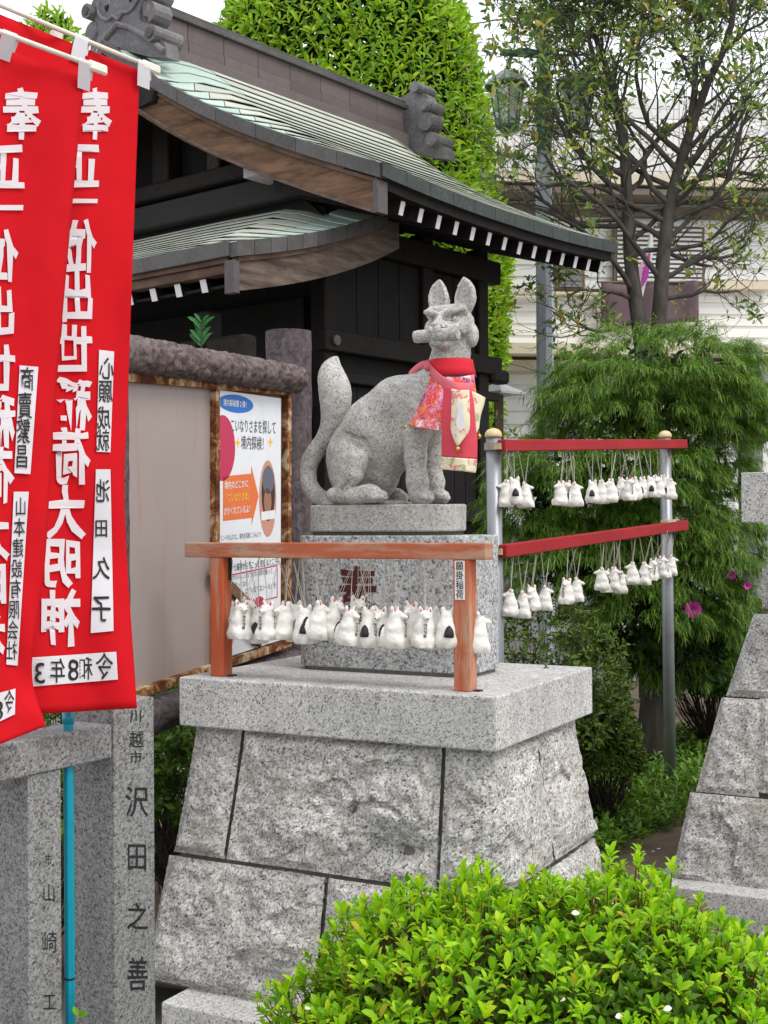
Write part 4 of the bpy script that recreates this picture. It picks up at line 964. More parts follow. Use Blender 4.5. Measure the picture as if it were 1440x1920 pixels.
_pts = np.array(_pts); _pf = np.polyfit(_pts[:, 0], _pts[:, 1], 3)
def sweep(p, q): return 0.05*(np.abs((np.asarray(p)-1.4)/1.4)**2.2 - 1)*np.clip(1-np.asarray(q)/1.2, 0, 1)
def zr(p, q):
    q = np.asarray(q, float); qq = np.minimum(q, 2*QR-q); 
    e = np.clip(np.minimum(np.asarray(p)-pv(q), pf(q)-np.asarray(p))/0.5, 0, 1); e = e*e*(3-2*e)
    return np.polyval(_pf, qq) + sweep(p, qq) + 0.115*np.power(np.clip(qq/QR, 0, 1), 1.1)*e
def patina(name, a, b, c2, streak=0.5):
    t = NT(name); n = t.noise(5, 5, 0.65, dist=0.5); n2 = t.noise(40, 4, 0.6); c = t.mix(t.ramp(n, [(0.3, 0), (0.7, 1)]), a, b)
    c = t.mix(t.ramp(n2, [(0.5, 0), (0.8, streak)]), c, c2); r = t.objrand(); c = t.mix(1.0, c, t.ramp(r, [(0, 0.86), (1, 1.08)]), 'MULTIPLY'); return t.done(c, 0.6, 0.35)
M_COP = patina('copper_roof', (0.42, 0.44, 0.38), (0.52, 0.55, 0.48), (0.33, 0.31, 0.26))
M_COPV = patina('copper_verge', (0.38, 0.49, 0.43), (0.48, 0.59, 0.53), (0.36, 0.42, 0.36))
M_COPD = patina('copper_band', (0.06, 0.053, 0.053), (0.095, 0.088, 0.088), (0.16, 0.21, 0.18), 0.35)
M_COPE = patina('copper_eave', (0.022, 0.026, 0.025), (0.045, 0.055, 0.052), (0.08, 0.13, 0.11), 0.5)
M_RIDGE = patina('copper_ridge', (0.105, 0.082, 0.082), (0.135, 0.11, 0.108), (0.17, 0.18, 0.165), 0.3)
M_ORN = patina('copper_ornament', (0.12, 0.105, 0.115), (0.18, 0.165, 0.175), (0.28, 0.36, 0.33), 0.7)
M_DARKW = woodmat('dark_timber', (0.006, 0.0045, 0.004), (0.017, 0.013, 0.011), (1, 1, 1), 20)
M_DARKP = woodmat('dark_panel', (0.005, 0.004, 0.004), (0.012, 0.010, 0.009), (1, 1, 0.2), 16)
M_BARGE = woodmat('weathered_bargeboard', (0.05, 0.026, 0.016), (0.23, 0.13, 0.075), (0.25, 0.25, 1.6), 12)
M_BARG2 = woodmat('grey_bargeboard', (0.05, 0.035, 0.028), (0.20, 0.145, 0.115), (0.3, 0.3, 2.2), 10)
M_EAVEW = woodmat('eave_timber', (0.07, 0.04, 0.028), (0.16, 0.10, 0.07), (0.3, 0.3, 1), 16)
M_ENDW = plain('white_rafter_end', (0.72, 0.70, 0.73), 0.6, 0.06); M_GREYW = plain('grey_end_board', (0.10, 0.085, 0.09), 0.7, 0.2)
shr = thing('shrine_hall', S1(1.3, 2.0, 0), 'small dark timber shrine hall with a green patinated copper roof behind the fox', 'shrine')
roof = obj('roof_deck', *(lambda G: sheet(G, 0.05, CAM+A(0, 0, 30)))(np.array([[S1(pv(q)+(pf(q)-pv(q))*f, q, float(zr(pv(q)+(pf(q)-pv(q))*f, q))-0.03) for f in np.linspace(0, 1, 9)] for q in np.linspace(0.02, 2*QR-0.02, 41)])), M_DARKW, shr)
# copper courses on the visible slope
NCR = 17; qe = np.linspace(-0.01, 1.96, NCR+1)
def plate(q0, q1, pa0, pb0, pa1, pb1, mat, par, lip=0.016):
    nq, npp = 4, 5; G = np.zeros((nq, npp, 3))
    for i, f in enumerate(np.linspace(0, 1, nq)):
        q = q0+(q1-q0)*f; pa, pb = pa0+(pa1-pa0)*f, pb0+(pb1-pb0)*f
        for j, g in enumerate(np.linspace(0, 1, npp)):
            p = pa+(pb-pa)*g; G[i, j] = S1(p, q, float(zr(p, q))+lip*(1-f)+0.002)
    V, F = sheet(G, 0.005, CAM+A(0, 0, 30)); return obj('copper_plate', V, F, mat, par)
for i in range(NCR):
    q0, q1 = qe[i], qe[i+1]+0.012
    vw = 0.30; g = 0.0025; a0, a1 = float(pv(max(q0, 0))), float(pv(q1)); e0, e1 = float(pf(max(q0, 0))), float(pf(q1))
    sk = 0.075                                               # the mitred joint of the verge pieces
    if i < 14:
        plate(q0, q1, a0-0.012, a0+vw*0.55-g, a1-0.012, a1+vw-g, M_COPV, roof, 0.014); s0, s1 = a0+vw*0.55+g, a1+vw+g
    else:
        plate(q0, q1, a0-0.012, a0+0.75, a1-0.012, a1+0.75, M_COPV, roof, 0.010); s0, s1 = a0+0.752, a1+0.752
    cuts = [0.0, 0.26+0.2*(i % 2), 0.62+0.1*(i % 3), 1.0]
    for c0, c1 in zip(cuts[:-1], cuts[1:]):
        plate(q0, q1, s0+(e0-s0)*c0+g, s0+(e0-s0)*c1-g, s1+(e1-s1)*c0+g, s1+(e1-s1)*c1-g, M_COP, roof)
# the far slope as one skin (not seen from the front)
G = np.array([[S1(float(pv(q)+(pf(q)-pv(q))*f), q, float(zr(0, q))+0.01) for f in np.linspace(0, 1, 6)] for q in np.linspace(QR+0.1, 2*QR, 14)]); obj('rear_slope', *sheet(G, 0.02, CAM+A(0, 0, 30)), M_COPV, roof)
def verge_strip(q_list, pfun, dz0, dz1, dp0, dp1):
    """board under the verge: between dz0 and dz1 below the roof line, from dp0 to dp1 behind the verge"""
    V, F = [], []
    for q in q_list:
        z = float(zr(pfun(q), q)); p = float(pfun(q))
        V += [[p+dp0, q, z+dz0], [p+dp0, q, z+dz1], [p+dp1, q, z+dz1], [p+dp1, q, z+dz0]]
    n = len(q_list)
    for i in range(n-1):
        for k in range(4): F.append([4*i+k, 4*i+(k+1) % 4, 4*i+4+(k+1) % 4, 4*i+4+k])
    F += [[3, 2, 1, 0], [4*n-4, 4*n-3, 4*n-2, 4*n-1]]; return S(V), F
seg = np.linspace(-0.005, QR, 8)
for k in range(7):
    obj('verge_band', *verge_strip(np.linspace(seg[k]+0.002, seg[k+1]-0.002, 7), pv, 0.012, -0.072, -0.02, 0.05), M_COPD, roof)
ql = np.linspace(QR, 2*QR, 20)
obj('verge_band', *verge_strip(ql, pv, 0.012, -0.072, -0.02, 0.05), M_COPD, roof)
obj('verge_strip', *verge_strip(np.linspace(0.02, 2*QR-0.02, 40), pv, -0.073, -0.105, 0.0, 0.05), M_EAVEW, roof)
def barge():
    V, F = [], []; qs = np.linspace(0.05, QR, 24)
    for q in qs:
        z = float(zr(pv(q), q)); p = float(pv(q))+0.02; w = 0.155+0.05*(q/QR)
        V += [[p, q, z-0.106], [p, q, z-0.106-w], [p+0.05, q, z-0.106-w], [p+0.05, q, z-0.106]]
    n = len(qs)
    for i in range(n-1):
        for k in range(4): F.append([4*i+k, 4*i+(k+1) % 4, 4*i+4+(k+1) % 4, 4*i+4+k])
    F += [[3, 2, 1, 0], [4*n-4, 4*n-3, 4*n-2, 4*n-1]]; return V, F
V_, F_ = barge(); obj('bargeboard', S(V_), F_, M_BARGE, roof); V2 = np.array(V_); V2[:, 1] = 2*QR-V2[:, 1]+0.001; obj('bargeboard', S(V2), [f[::-1] for f in F_], M_BARGE, roof)
z0 = float(zr(0, 0.05)); _b = bbox(-0.005, 0.085, 0.012, 0.05, z0-0.285, z0-0.10, 0.003); obj('bargeboard_end', S(_b[0]), _b[1], M_GREYW, roof)
obj('bargeboard_trim', *verge_strip(np.linspace(0.06, QR, 20), pv, -0.262, -0.282, 0.008, 0.03), M_BARG2, roof)
# gegyo (pendant) at the gable peak
o_ = [(0, 0), (0.42, -0.16), (0.40, -0.22), (0.28, -0.235), (0.2, -0.21), (0.1, -0.30), (0, -0.34)]; o_ = o_+[(-x, z) for x, z in o_[::-1][1:-1]]
zq = float(zr(0, QR)); V_, F_ = prism(S(np.array([[-0.235, QR+x, zq-0.30+z] for x, z in o_])), A(0, 0, 0), AX*0.05); obj('gable_pendant', V_, F_, M_DARKW, roof)
# eave edge and rafters
ps = np.linspace(0.0, 2.70, 13)
for i in range(12):
    a, b = ps[i]+0.002, ps[i+1]-0.002; V_ = []
    for p in (a, (a+b)/2, b):
        z = float(zr(p, 0)); V_ += [[p, -0.018, z+0.016], [p, -0.018, z-0.066], [p, 0.05, z-0.066], [p, 0.05, z+0.0]]
    F_ = [[4*i_+k, 4*i_+(k+1) % 4, 4*i_+4+(k+1) % 4, 4*i_+4+k] for i_ in range(2) for k in range(4)]+[[3, 2, 1, 0], [8, 9, 10, 11]]
    obj('eave_band', S(V_), F_, M_COPE, roof)
V_ = []
for p in np.linspace(0.05, 2.66, 12):
    z = float(zr(p, 0)); V_ += [[p, 0.015, z-0.067], [p, 0.015, z-0.12], [p, 0.10, z-0.12], [p, 0.10, z-0.067]]
F_ = [[4*i_+k, 4*i_+(k+1) % 4, 4*i_+4+(k+1) % 4, 4*i_+4+k] for i_ in range(11) for k in range(4)]+[[3, 2, 1, 0], [44, 45, 46, 47]]
obj('eave_purlin', S(V_), F_, M_DARKW, roof)
for i in range(15):
    p = 0.10+0.178*i; z = float(zr(p, 0))-0.165
    V_, F_ = beam(S1(p, 0.065, z), S1(p, 0.9, z+0.24), 0.042, 0.085, (0, 0, 1)); r_ = obj('rafter', V_, F_, M_DARKW, roof)
    V_, F_ = beam(S1(p, 0.061, z-0.001), S1(p, 0.0645, z), 0.038, 0.080); obj('painted_end', V_, F_, M_ENDW, r_)
for k in range(6):
    q0 = 0.11+k*0.16; _V = [[pp, qq, float(zr(0.5, qq))-0.115-0.1*qq] for kk, (pp, qq) in enumerate([(0.05, q0), (2.65, q0), (2.65, q0+0.155), (0.05, q0+0.155)])]
    V_, F_ = prism(S(_V), A(0, 0, 0), A(0, 0, -0.015)); obj('soffit_board', V_, F_, M_DARKW, roof)
# ridge
RW = 0.10; zb = float(zr(0.5, QR-RW)); p0r, p1r = 0.02, 2.72
def sbox(p0, p1, q0, q1, z0, z1, name, mat, par, bev=0.003):
    _b = bbox(p0, p1, q0, q1, z0, z1, bev, 1); return obj(name, S(_b[0]), _b[1], mat, par)
RT = 4.955
sbox(p0r, p1r, QR-RW-0.05, QR+RW+0.05, zb-0.08, zb+0.035, 'ridge_base', M_RIDGE, roof)
for i in range(8):
    a = p0r+(p1r-p0r)*i/8; b = p0r+(p1r-p0r)*(i+1)/8
    sbox(a+0.002, b-0.002, QR-RW, QR+RW, zb+0.036, zb+0.13, 'ridge_panel', M_RIDGE, roof); sbox(a+0.002, b-0.002, QR-RW+0.008, QR+RW-0.008, zb+0.131, RT-0.075, 'ridge_panel', M_RIDGE, roof)
sbox(p0r-0.03, p1r+0.04, QR-RW-0.02, QR+RW+0.02, RT-0.074, RT-0.04, 'ridge_cap', M_COPD, roof); sbox(p0r-0.03, p1r+0.04, QR-RW+0.01, QR+RW-0.01, RT-0.039, RT, 'ridge_cap', M_COPD, roof)
def ornament(pc_, sgn, par):
    """ridge-end ornament: stepped shield with scrolls at its sides"""
    prof = [(0.46, -0.30), (0.44, -0.20), (0.30, -0.12), (0.285, 0.0), (0.24, 0.02), (0.235, 0.10), (0.275, 0.13), (0.30, 0.20), (0.25, 0.27), (0.2, 0.30), (0.16, 0.36), (0.10, 0.34), (0.05, 0.30)]
    full = [(x, z) for x, z in prof]+[(-x, z) for x, z in prof[::-1]]
    # notch of the roof under the plate
    full = full+[(-0.30, -0.26), (0, -0.14), (0.30, -0.26)]
    zc = zb+0.10; o = S(np.array([[pc_, QR+x, zc+z] for x, z in full])); V_, F_ = prism(o, A(0, 0, 0), AX*0.11*sgn); b_ = obj('ridge_ornament', V_, F_, M_ORN, par)
    for x, z, r in ((0.36, -0.135, 0.055), (0.275, 0.165, 0.05), (0.19, 0.325, 0.045)):
        for s in (-1, 1):
            c = S1(pc_, QR+s*x, zc+z); obj('scroll', *tube([c-AX*0.05*sgn, c+AX*0.19*sgn], r, 14), M_ORN, b_)
            obj('scroll_face', *tube([c-AX*0.062*sgn, c-AX*0.051*sgn], r*0.6, 12), M_COPD, b_)
    for s in (-1, 1):
        # swelling cheek between the scrolls, heart-shaped cut-outs on the face
        c = S1(pc_+0.05*sgn, QR+s*0.275, zc+0.035); obj('cheek', *tube([c-AX*0.05*sgn, c+AX*0.10*sgn], 0.075, 14), M_ORN, b_)
        h = [(0, -0.03), (0.022, -0.002), (0.02, 0.018), (0.008, 0.02), (0, 0.008), (-0.008, 0.02), (-0.02, 0.018), (-0.022, -0.002)]
        o = S(np.array([[pc_-0.003*sgn, QR+s*0.12+x, zc+0.16+z] for x, z in h])); obj('heart_cutout', *prism(o, A(0, 0, 0), AX*0.002*sgn), M_DARKW, b_)
        ridge_ = [S1(pc_-0.006*sgn, QR+s*a_, zc+b__) for a_, b__ in ((0.0, 0.02), (0.12, -0.03), (0.30, -0.15), (0.44, -0.26))]; obj('rim', *tube(ridge_, 0.022, 8), M_ORN, b_)
        lobe = [S1(pc_-0.006*sgn, QR+s*a_, zc+b__) for a_, b__ in ((0.0, 0.05), (0.05, 0.085), (0.10, 0.075), (0.16, 0.10), (0.2, 0.15), (0.2, 0.22))]; obj('rim', *tube(catmull(lobe, 14), 0.012, 6), M_ORN, b_)
    _b = bbox(pc_ - (0.02 if sgn > 0 else -0.02), pc_+0.16*sgn, QR-0.12, QR+0.12, zc+0.30, zc+0.42, 0.0)
    return b_
ornament(-0.16, 1, roof); o2_ = ornament(2.93, -1, roof)
# walls
wl_ = thing; QW, PW0, PW1 = 0.75, 0.35, 2.14
sbox(PW0+0.05, PW1-0.05, QW+0.04, 2*QR-QW-0.04, 0.0, 3.35, 'wall_core', M_DARKP, shr)
for p in (PW0+0.06, 1.42, PW1-0.06): sbox(p-0.06, p+0.06, QW-0.02, QW+0.10, 0.0, 3.45, 'wall_post', M_DARKW, shr, 0.008)
sbox(PW0-0.01, PW0+0.11, 2*QR-QW-0.1, 2*QR-QW+0.02, 0, 3.4, 'wall_post', M_DARKW, shr)
for z, h, pr in ((3.30, 0.16, 0.03), (2.62, 0.13, 0.035), (2.40, 0.06, 0.015), (1.55, 0.12, 0.035), (1.0, 0.1, 0.02)): 
    sbox(PW0-0.03, PW1+0.12, QW-0.02-pr, QW+0.03, z-h/2, z+h/2, 'wall_rail', M_DARKW, shr, 0.006)
for p0, p1 in ((PW0+0.125, 1.355), (1.485, PW1-0.125)):
    n = 4
    for i in range(n):
        a, b = p0+(p1-p0)*i/n, p0+(p1-p0)*(i+1)/n; sbox(a+0.003, b-0.003, QW+0.012, QW+0.04, 2.69, 3.21, 'wall_board', M_DARKP, shr, 0.002); sbox(a+0.003, b-0.003, QW+0.015, QW+0.04, 1.62, 2.36, 'wall_board', M_DARKP, shr, 0.002); sbox(a+0.003, b-0.003, QW+0.015, QW+0.04, 1.06, 1.48, 'wall_board', M_DARKP, shr, 0.002)
for p in (PW0+0.06, 1.42):
    for z in (2.62,):
        c = S1(p, QW-0.058, z); V_, F_ = tube([c, c-BX*0.014], 0.032, 14); obj('nail_cover', V_, F_, M_COPD, shr)
c = S1(PW1-0.0, QW-0.05, 2.55); sbox(PW1+0.0, PW1+0.22, QW-0.06, QW+0.06, 2.5, 2.6, 'beam_end', M_DARKW, shr, 0.02)
# gable face
V_, F_ = prism(S(np.array([[0.31, 0.6, 3.3], [0.31, 1.3, 3.85], [0.31, QR, 4.4], [0.31, 2*QR-1.3, 3.85], [0.31, 2*QR-0.6, 3.3]])), A(0, 0, 0), AX*0.03); obj('gable_wall', V_, F_, M_DARKP, shr)
sbox(0.16, 0.30, 0.75, 2*QR-0.75, 3.68, 3.78, 'gable_beam', M_DARKW, shr, 0.01); sbox(0.20, 0.30, 0.65, 2*QR-0.65, 3.50, 3.66, 'gable_beam', plain('grey_timber', (0.022, 0.021, 0.022), 0.8, 0.2), shr, 0.01)
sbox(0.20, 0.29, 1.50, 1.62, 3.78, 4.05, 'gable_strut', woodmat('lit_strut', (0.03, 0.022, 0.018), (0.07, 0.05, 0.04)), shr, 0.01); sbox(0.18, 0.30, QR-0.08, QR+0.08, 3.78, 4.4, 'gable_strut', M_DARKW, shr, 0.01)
sbox(-0.02, 0.30, 0.93, 1.06, 3.60, 3.74, 'purlin_end', plain('pale_end_grain', (0.34, 0.30, 0.32), 0.7, 0.15), shr, 0.004)
# porch roof
porch = thing; _pp = np.array([(-0.672, 3.012), (-0.43, 3.062), (-0.184, 3.129), (0.237, 3.257), (0.726, 3.466)]); _ppf = np.polyfit(_pp[:, 0], _pp[:, 1], 3)
def zp(p, q=0.45): return float(np.polyval(_ppf, p)) + 0.02*np.clip((q-0.6)/0.9, 0, 1) + 0.17*float(np.clip(min(q-0.45, 2*QR-0.45-q)/0.5, 0, 1))*float(np.clip((p+0.69)/1.03, 0, 1.2))
QP0, QP1 = 0.45, 2*QR-0.45
def pgrid(p0, p1, q0, q1, dz0, dz1, nq=5, npp=4):
    G = np.zeros((npp, nq, 3))
    for i, f in enumerate(np.linspace(0, 1, npp)):
        for j, g in enumerate(np.linspace(0, 1, nq)): p, q = p0+(p1-p0)*f, q0+(q1-q0)*g; G[i, j] = S1(p, q, zp(p, q)+dz0+(dz1-dz0)*f)
    return G
pr = obj('porch_roof_deck', *sheet(pgrid(-0.67, 0.34, QP0+0.01, QP1, -0.035, -0.035, 5, 9), 0.03, CAM+A(0, 0, 30)), M_DARKW, shr)
pe = np.linspace(-0.69, 0.34, 11)
for i in range(10):
    a, b = pe[i], pe[i+1]+0.012
    obj('copper_plate', *sheet(pgrid(a, b, QP0-0.012, QP0+0.22, 0.012, 0.001, 4), 0.005, CAM+A(0, 0, 30)), M_COPV, pr)
    for c0, c1 in ((QP0+0.224, 1.25+0.1*(i % 2)), (1.254+0.1*(i % 2), 2.2), (2.204, QP1)): obj('copper_plate', *sheet(pgrid(a, b, c0, c1, 0.014, 0.001), 0.005, CAM+A(0, 0, 30)), M_COP, pr)
obj('copper_plate', *sheet(pgrid(0.352, 0.73, QP0-0.012, QW-0.06, 0.012, 0.002), 0.012, CAM+A(0, 0, 30)), M_COPV, pr)
sp = np.linspace(-0.69, 0.74, 12)
for i in range(11):
    V_ = []
    for p in np.linspace(sp[i]+0.002, sp[i+1]-0.002, 4): z = zp(p); V_ += [[p, QP0-0.02, z+0.012], [p, QP0-0.02, z-0.072], [p, QP0+0.04, z-0.072], [p, QP0+0.04, z]]
    F_ = [[4*i_+k, 4*i_+(k+1) % 4, 4*i_+4+(k+1) % 4, 4*i_+4+k] for i_ in range(3) for k in range(4)]+[[3, 2, 1, 0], [12, 13, 14, 15]]; obj('verge_band', S(V_), F_, M_COPD, pr)
def pstrip(ps_, q0, q1, d0, d1, name, mat):
    V_ = []
    for p, da, db in zip(ps_, d0, d1): z = zp(p); V_ += [[p, q0, z-da], [p, q0, z-db], [p, q1, z-db], [p, q1, z-da]]
    n = len(ps_); F_ = [[4*i_+k, 4*i_+(k+1) % 4, 4*i_+4+(k+1) % 4, 4*i_+4+k] for i_ in range(n-1) for k in range(4)]+[[3, 2, 1, 0], [4*n-4, 4*n-3, 4*n-2, 4*n-1]]; return obj(name, S(V_), F_, mat, pr)
pp_ = np.linspace(-0.66, 0.76, 20); pstrip(pp_, QP0+0.0, QP0+0.05, np.full(20, 0.073), np.full(20, 0.10), 'verge_strip', M_EAVEW)
pstrip(pp_, QP0+0.015, QP0+0.065, np.full(20, 0.101), np.linspace(0.258, 0.27, 20), 'bargeboard', M_BARG2)
sbox(-0.70, -0.655, QP0-0.0, QP0+0.075, zp(-0.66)-0.275, zp(-0.66)-0.095, 'bargeboard_end', M_GREYW, pr)
for i in range(4):
    a, b = QP0+0.042+(QP1-QP0)*i/4, QP0+0.038+(QP1-QP0)*(i+1)/4; z = zp(-0.69, 1.0); sbox(-0.705, -0.64, a, b, z-0.075, z+0.01, 'eave_band', M_COPD, pr)
z = zp(-0.69, 1.0); sbox(-0.68, -0.60, QP0+0.07, QP1, z-0.103, z-0.076, 'eave_strip', M_EAVEW, pr); sbox(-0.66, -0.58, QP0+0.07, QP1, z-0.155, z-0.104, 'eave_beam', M_EAVEW, pr)
for i in range(8):
    q = 0.555+0.212*i; z = zp(-0.66, 1.0)-0.205
    r_ = obj('rafter', *beam(S1(-0.62, q, z), S1(0.3, q, z+0.30), 0.05, 0.075), M_DARKW, pr); obj('painted_end', *beam(S1(-0.624, q, z-0.001), S1(-0.6205, q, z), 0.048, 0.073), M_ENDW, r_)
V_, F_ = prism(S(np.array([[-0.6, QP0+0.1, 2.80], [0.33, QP0+0.1, 3.1], [0.33, QP1, 3.1], [-0.6, QP1, 2.80]])), A(0, 0, 0), A(0, 0, 0.015)); obj('soffit', V_, F_, M_DARKW, pr)
# porch timbers
for q in (0.95, 2*QR-0.95): sbox(-0.48, -0.36, q-0.06, q+0.06, 0.0, 2.72, 'porch_post', M_DARKW, shr, 0.012)
sbox(-0.48, -0.36, 0.60, 2*QR-0.6, 2.40, 2.56, 'porch_beam', M_DARKW, shr, 0.02); sbox(-0.36, 0.36, 0.92, 1.0, 2.30, 2.44, 'tie_beam', M_DARKW, shr, 0.02)
M_CARVW = woodmat('carved_bracket', (0.03, 0.021, 0.016), (0.085, 0.055, 0.038))
bo = [(0, 0), (0.22, 0.02), (0.30, 0.08), (0.27, 0.16), (0.16, 0.18), (0.05, 0.14), (0, 0.15)]
for q, zc in ((1.05, 2.16), (0.62, 2.3)):
    o = S(np.array([[-0.46, q+x, zc+z] for x, z in bo])); V_, F_ = prism(o, A(0, 0, 0), AX*0.05); obj('carved_bracket', V_, F_, M_CARVW, shr)
sbox(0.2, 0.33, 0.82, 1.3, 1.2, 2.22, 'front_panel', woodmat('brown_door_panel', (0.05, 0.03, 0.022), (0.10, 0.06, 0.045)), shr, 0.01)
sbox(0.345, 0.348, 0.9, 2*QR-0.9, 0.2, 2.9, 'front_wall', M_DARKP, shr)
# ------------------------------------------------------------------ the fox's bib
def floral(name, base, cells, sc, edge):
    t = NT(name); w = t.noise(30, 3); co = t.mix(0.03, t.co, w, 'ADD')
    r = t.sep(t.voro(sc, co=co)); d = t.voro(sc*2.6, 'Distance', co=co, feat='DISTANCE_TO_EDGE'); r2 = t.sep(t.voro(sc*2.6, co=co), 1)
    c = t.ramp(r, [(i/len(cells), q) for i, q in enumerate(cells)], 'CONSTANT'); c = t.mix(t.ramp(r2, [(0.5, 0), (0.52, 0.75)], 'CONSTANT'), c, base)
    c = t.mix(t.ramp(d, [(0.0, 0.75), (0.07, 0)]), c, edge); return t.done(c, 0.7, 0.25)
M_FLOR = floral('floral_silk', (0.62, 0.03, 0.03), [(0.62, 0.03, 0.03), (0.45, 0.22, 0.5), (0.62, 0.22, 0.04), (0.66, 0.3, 0.42), (0.13, 0.03, 0.16), (0.66, 0.07, 0.05), (0.75, 0.6, 0.62)], 38, (0.75, 0.42, 0.4))
M_CREAM = floral('cream_silk', (0.66, 0.62, 0.42), [(0.66, 0.62, 0.42), (0.68, 0.64, 0.46), (0.35, 0.36, 0.2), (0.68, 0.55, 0.48), (0.6, 0.2, 0.22), (0.7, 0.66, 0.5)], 36, (0.72, 0.66, 0.45))
M_PINK = cloth('pink_cloth', (0.66, 0.075, 0.11), 0.1); M_PINKL = cloth('pink_tie', (0.70, 0.17, 0.21), 0.1); M_REDC = cloth('red_collar', (0.66, 0.03, 0.05), 0.1)
M_GOLD = plain('brass_bell', (0.55, 0.36, 0.08), 0.28, 0.1, metal=0.9)
bib = thing('votive_bib', fox_world(np.array([FX(845, 760, -0.1)]))[0], 'red floral bib with pink stole, cream panel and little bells tied round the fox neck', 'bib')
def FW(*pts): return fox_world(np.array([FX(*p) for p in pts]))
def fnet(rows, nu, nv, ruff=0.0, seed=0):
    G = net(np.array([[FX(*c) for c in r] for r in rows]), nu, nv)
    if ruff: G = G + np.stack([0*G[..., 0], ruff*fbm(G*A(14, 14, 5), 3, seed), 0*G[..., 0]], -1)
    return fox_world(G.reshape(-1, 3)).reshape(G.shape)
nc = FX(845, 690, 0); th = np.linspace(0, 2*math.pi, 41); G = []
for py, r in ((676, 0.0672), (684, 0.0695), (694, 0.073), (708, 0.080)):
    c = FX(845, py, 0); G.append(fox_world(np.stack([c[0]+r*np.cos(th), r*np.sin(th)*1.0, np.full(41, c[2])], 1)))
obj('collar', *sheet(np.array(G), 0.003, fox_world(np.array([[0.2, -1, 0.4]]))[0]), M_REDC, bib, smooth=True)
obj('cape', *sheet(fnet([[(799, 697, -0.045), (811, 702, -0.075), (830, 706, -0.088), (852, 707, -0.087), (874, 705, -0.066), (889, 702, -0.02)],
     [(783, 746, -0.068), (797, 752, -0.108), (817, 757, -0.122), (842, 761, -0.12), (872, 762, -0.09), (895, 755, -0.02)],
     [(770, 776, -0.078), (786, 782, -0.122), (808, 786, -0.135), (836, 790, -0.128), (868, 792, -0.095), (896, 790, -0.02)],
     [(760, 795, -0.083), (778, 800, -0.128), (800, 804, -0.140), (830, 808, -0.130), (864, 810, -0.095), (895, 812, -0.02)]], 40, 34, 0.004, 3), 0.003, CAM), M_FLOR, bib, smooth=True)
def strap(pts, hpx, name, mat, nu=30):
    G = fnet([[(x, y-hpx/2, d) for x, y, d in pts], [(x, y, d-0.003) for x, y, d in pts], [(x, y+hpx/2, d) for x, y, d in pts]], nu, 8, 0.002, 5); return obj(name, *sheet(G, 0.0025, CAM), mat, bib, smooth=True)
strap([(800, 684, -0.05), (813, 701, -0.095), (834, 718, -0.135), (860, 727, -0.142), (888, 727, -0.10)], 20, 'front_tie', M_PINKL)
strap([(803, 682, -0.05), (790, 684, -0.05), (777, 693, -0.04), (766, 704, -0.012)], 13, 'back_tie', M_PINKL)
sv, sF = tube(catmull(np.array([FX(806, 684, -0.06), FX(802, 688, -0.068), FX(799, 693, -0.06)]), 8), [0.004, 0.008, 0.011, 0.012, 0.012, 0.011, 0.008, 0.004], 10); obj('knot', fox_world(sv), sF, M_PINKL, bib, smooth=True)
so = [[(832, 722, -0.138), (848, 726, -0.146), (870, 730, -0.142), (889, 730, -0.10)], [(830, 770, -0.148), (848, 772, -0.156), (872, 772, -0.15), (893, 770, -0.105)], [(828, 820, -0.152), (848, 822, -0.160), (872, 824, -0.154), (895, 824, -0.108)], [(827, 856, -0.152), (848, 857, -0.158), (872, 859, -0.152), (895, 860, -0.108)]]
stole = obj('stole', *sheet(fnet(so, 24, 34, 0.003, 8), 0.003, CAM), M_PINK, bib, smooth=True)
obj('stole_hem', *sheet(fnet([[(827, 856.5, -0.153), (848, 857.5, -0.159), (872, 859.5, -0.153), (895, 860.5, -0.109)], [(826, 868, -0.153), (848, 870, -0.159), (872, 872, -0.153), (894, 874, -0.109)], [(825, 880, -0.152), (848, 882, -0.158), (872, 884, -0.152), (892, 887, -0.108)]], 20, 8), 0.0035, CAM), M_CREAM, stole, smooth=True)
pnl = [[(846, 729, -0.152), (854, 730, -0.156), (863, 731, -0.157), (880, 731, -0.140)], [(846, 770, -0.163), (854, 771, -0.167), (863, 771, -0.167), (881, 770, -0.151)], [(845, 805, -0.168), (854, 806, -0.172), (863, 806, -0.171), (880, 806, -0.155)], [(853, 829, -0.171), (856, 830, -0.173), (860, 831, -0.173), (865, 829, -0.168)], [(857, 836, -0.168), (858, 836.3, -0.168), (859, 836.3, -0.168), (860, 836, -0.167)]]
cp = obj('cream_panel', *sheet(fnet(pnl, 12, 40), 0.002, CAM), M_CREAM, bib, smooth=True)
fg = [(857, 757), (861, 752), (863, 758), (866, 753), (868, 760), (866, 768), (869, 778), (872, 790), (870, 803), (863, 808), (857, 803), (855, 790), (857, 778), (859, 770)]
o_ = FW(*[(x, y, -0.1735) for i, (x, y) in enumerate(fg)]); obj('white_motif', *prism(o_, A(0, 0, 0), VX*0.001), M_WHITEP, cp)
obj('side_fold', *sheet(fnet([[(884, 733, -0.112), (896, 738, -0.10), (911, 746, -0.055)], [(889, 765, -0.112), (899, 765, -0.095), (908, 760, -0.06)], [(892, 790, -0.11), (897, 788, -0.10), (902, 780, -0.07)], [(894, 812, -0.108), (897, 808, -0.10), (899, 803, -0.08)]], 10, 22, 0.003, 2), 0.003, CAM), M_CREAM, bib, smooth=True)
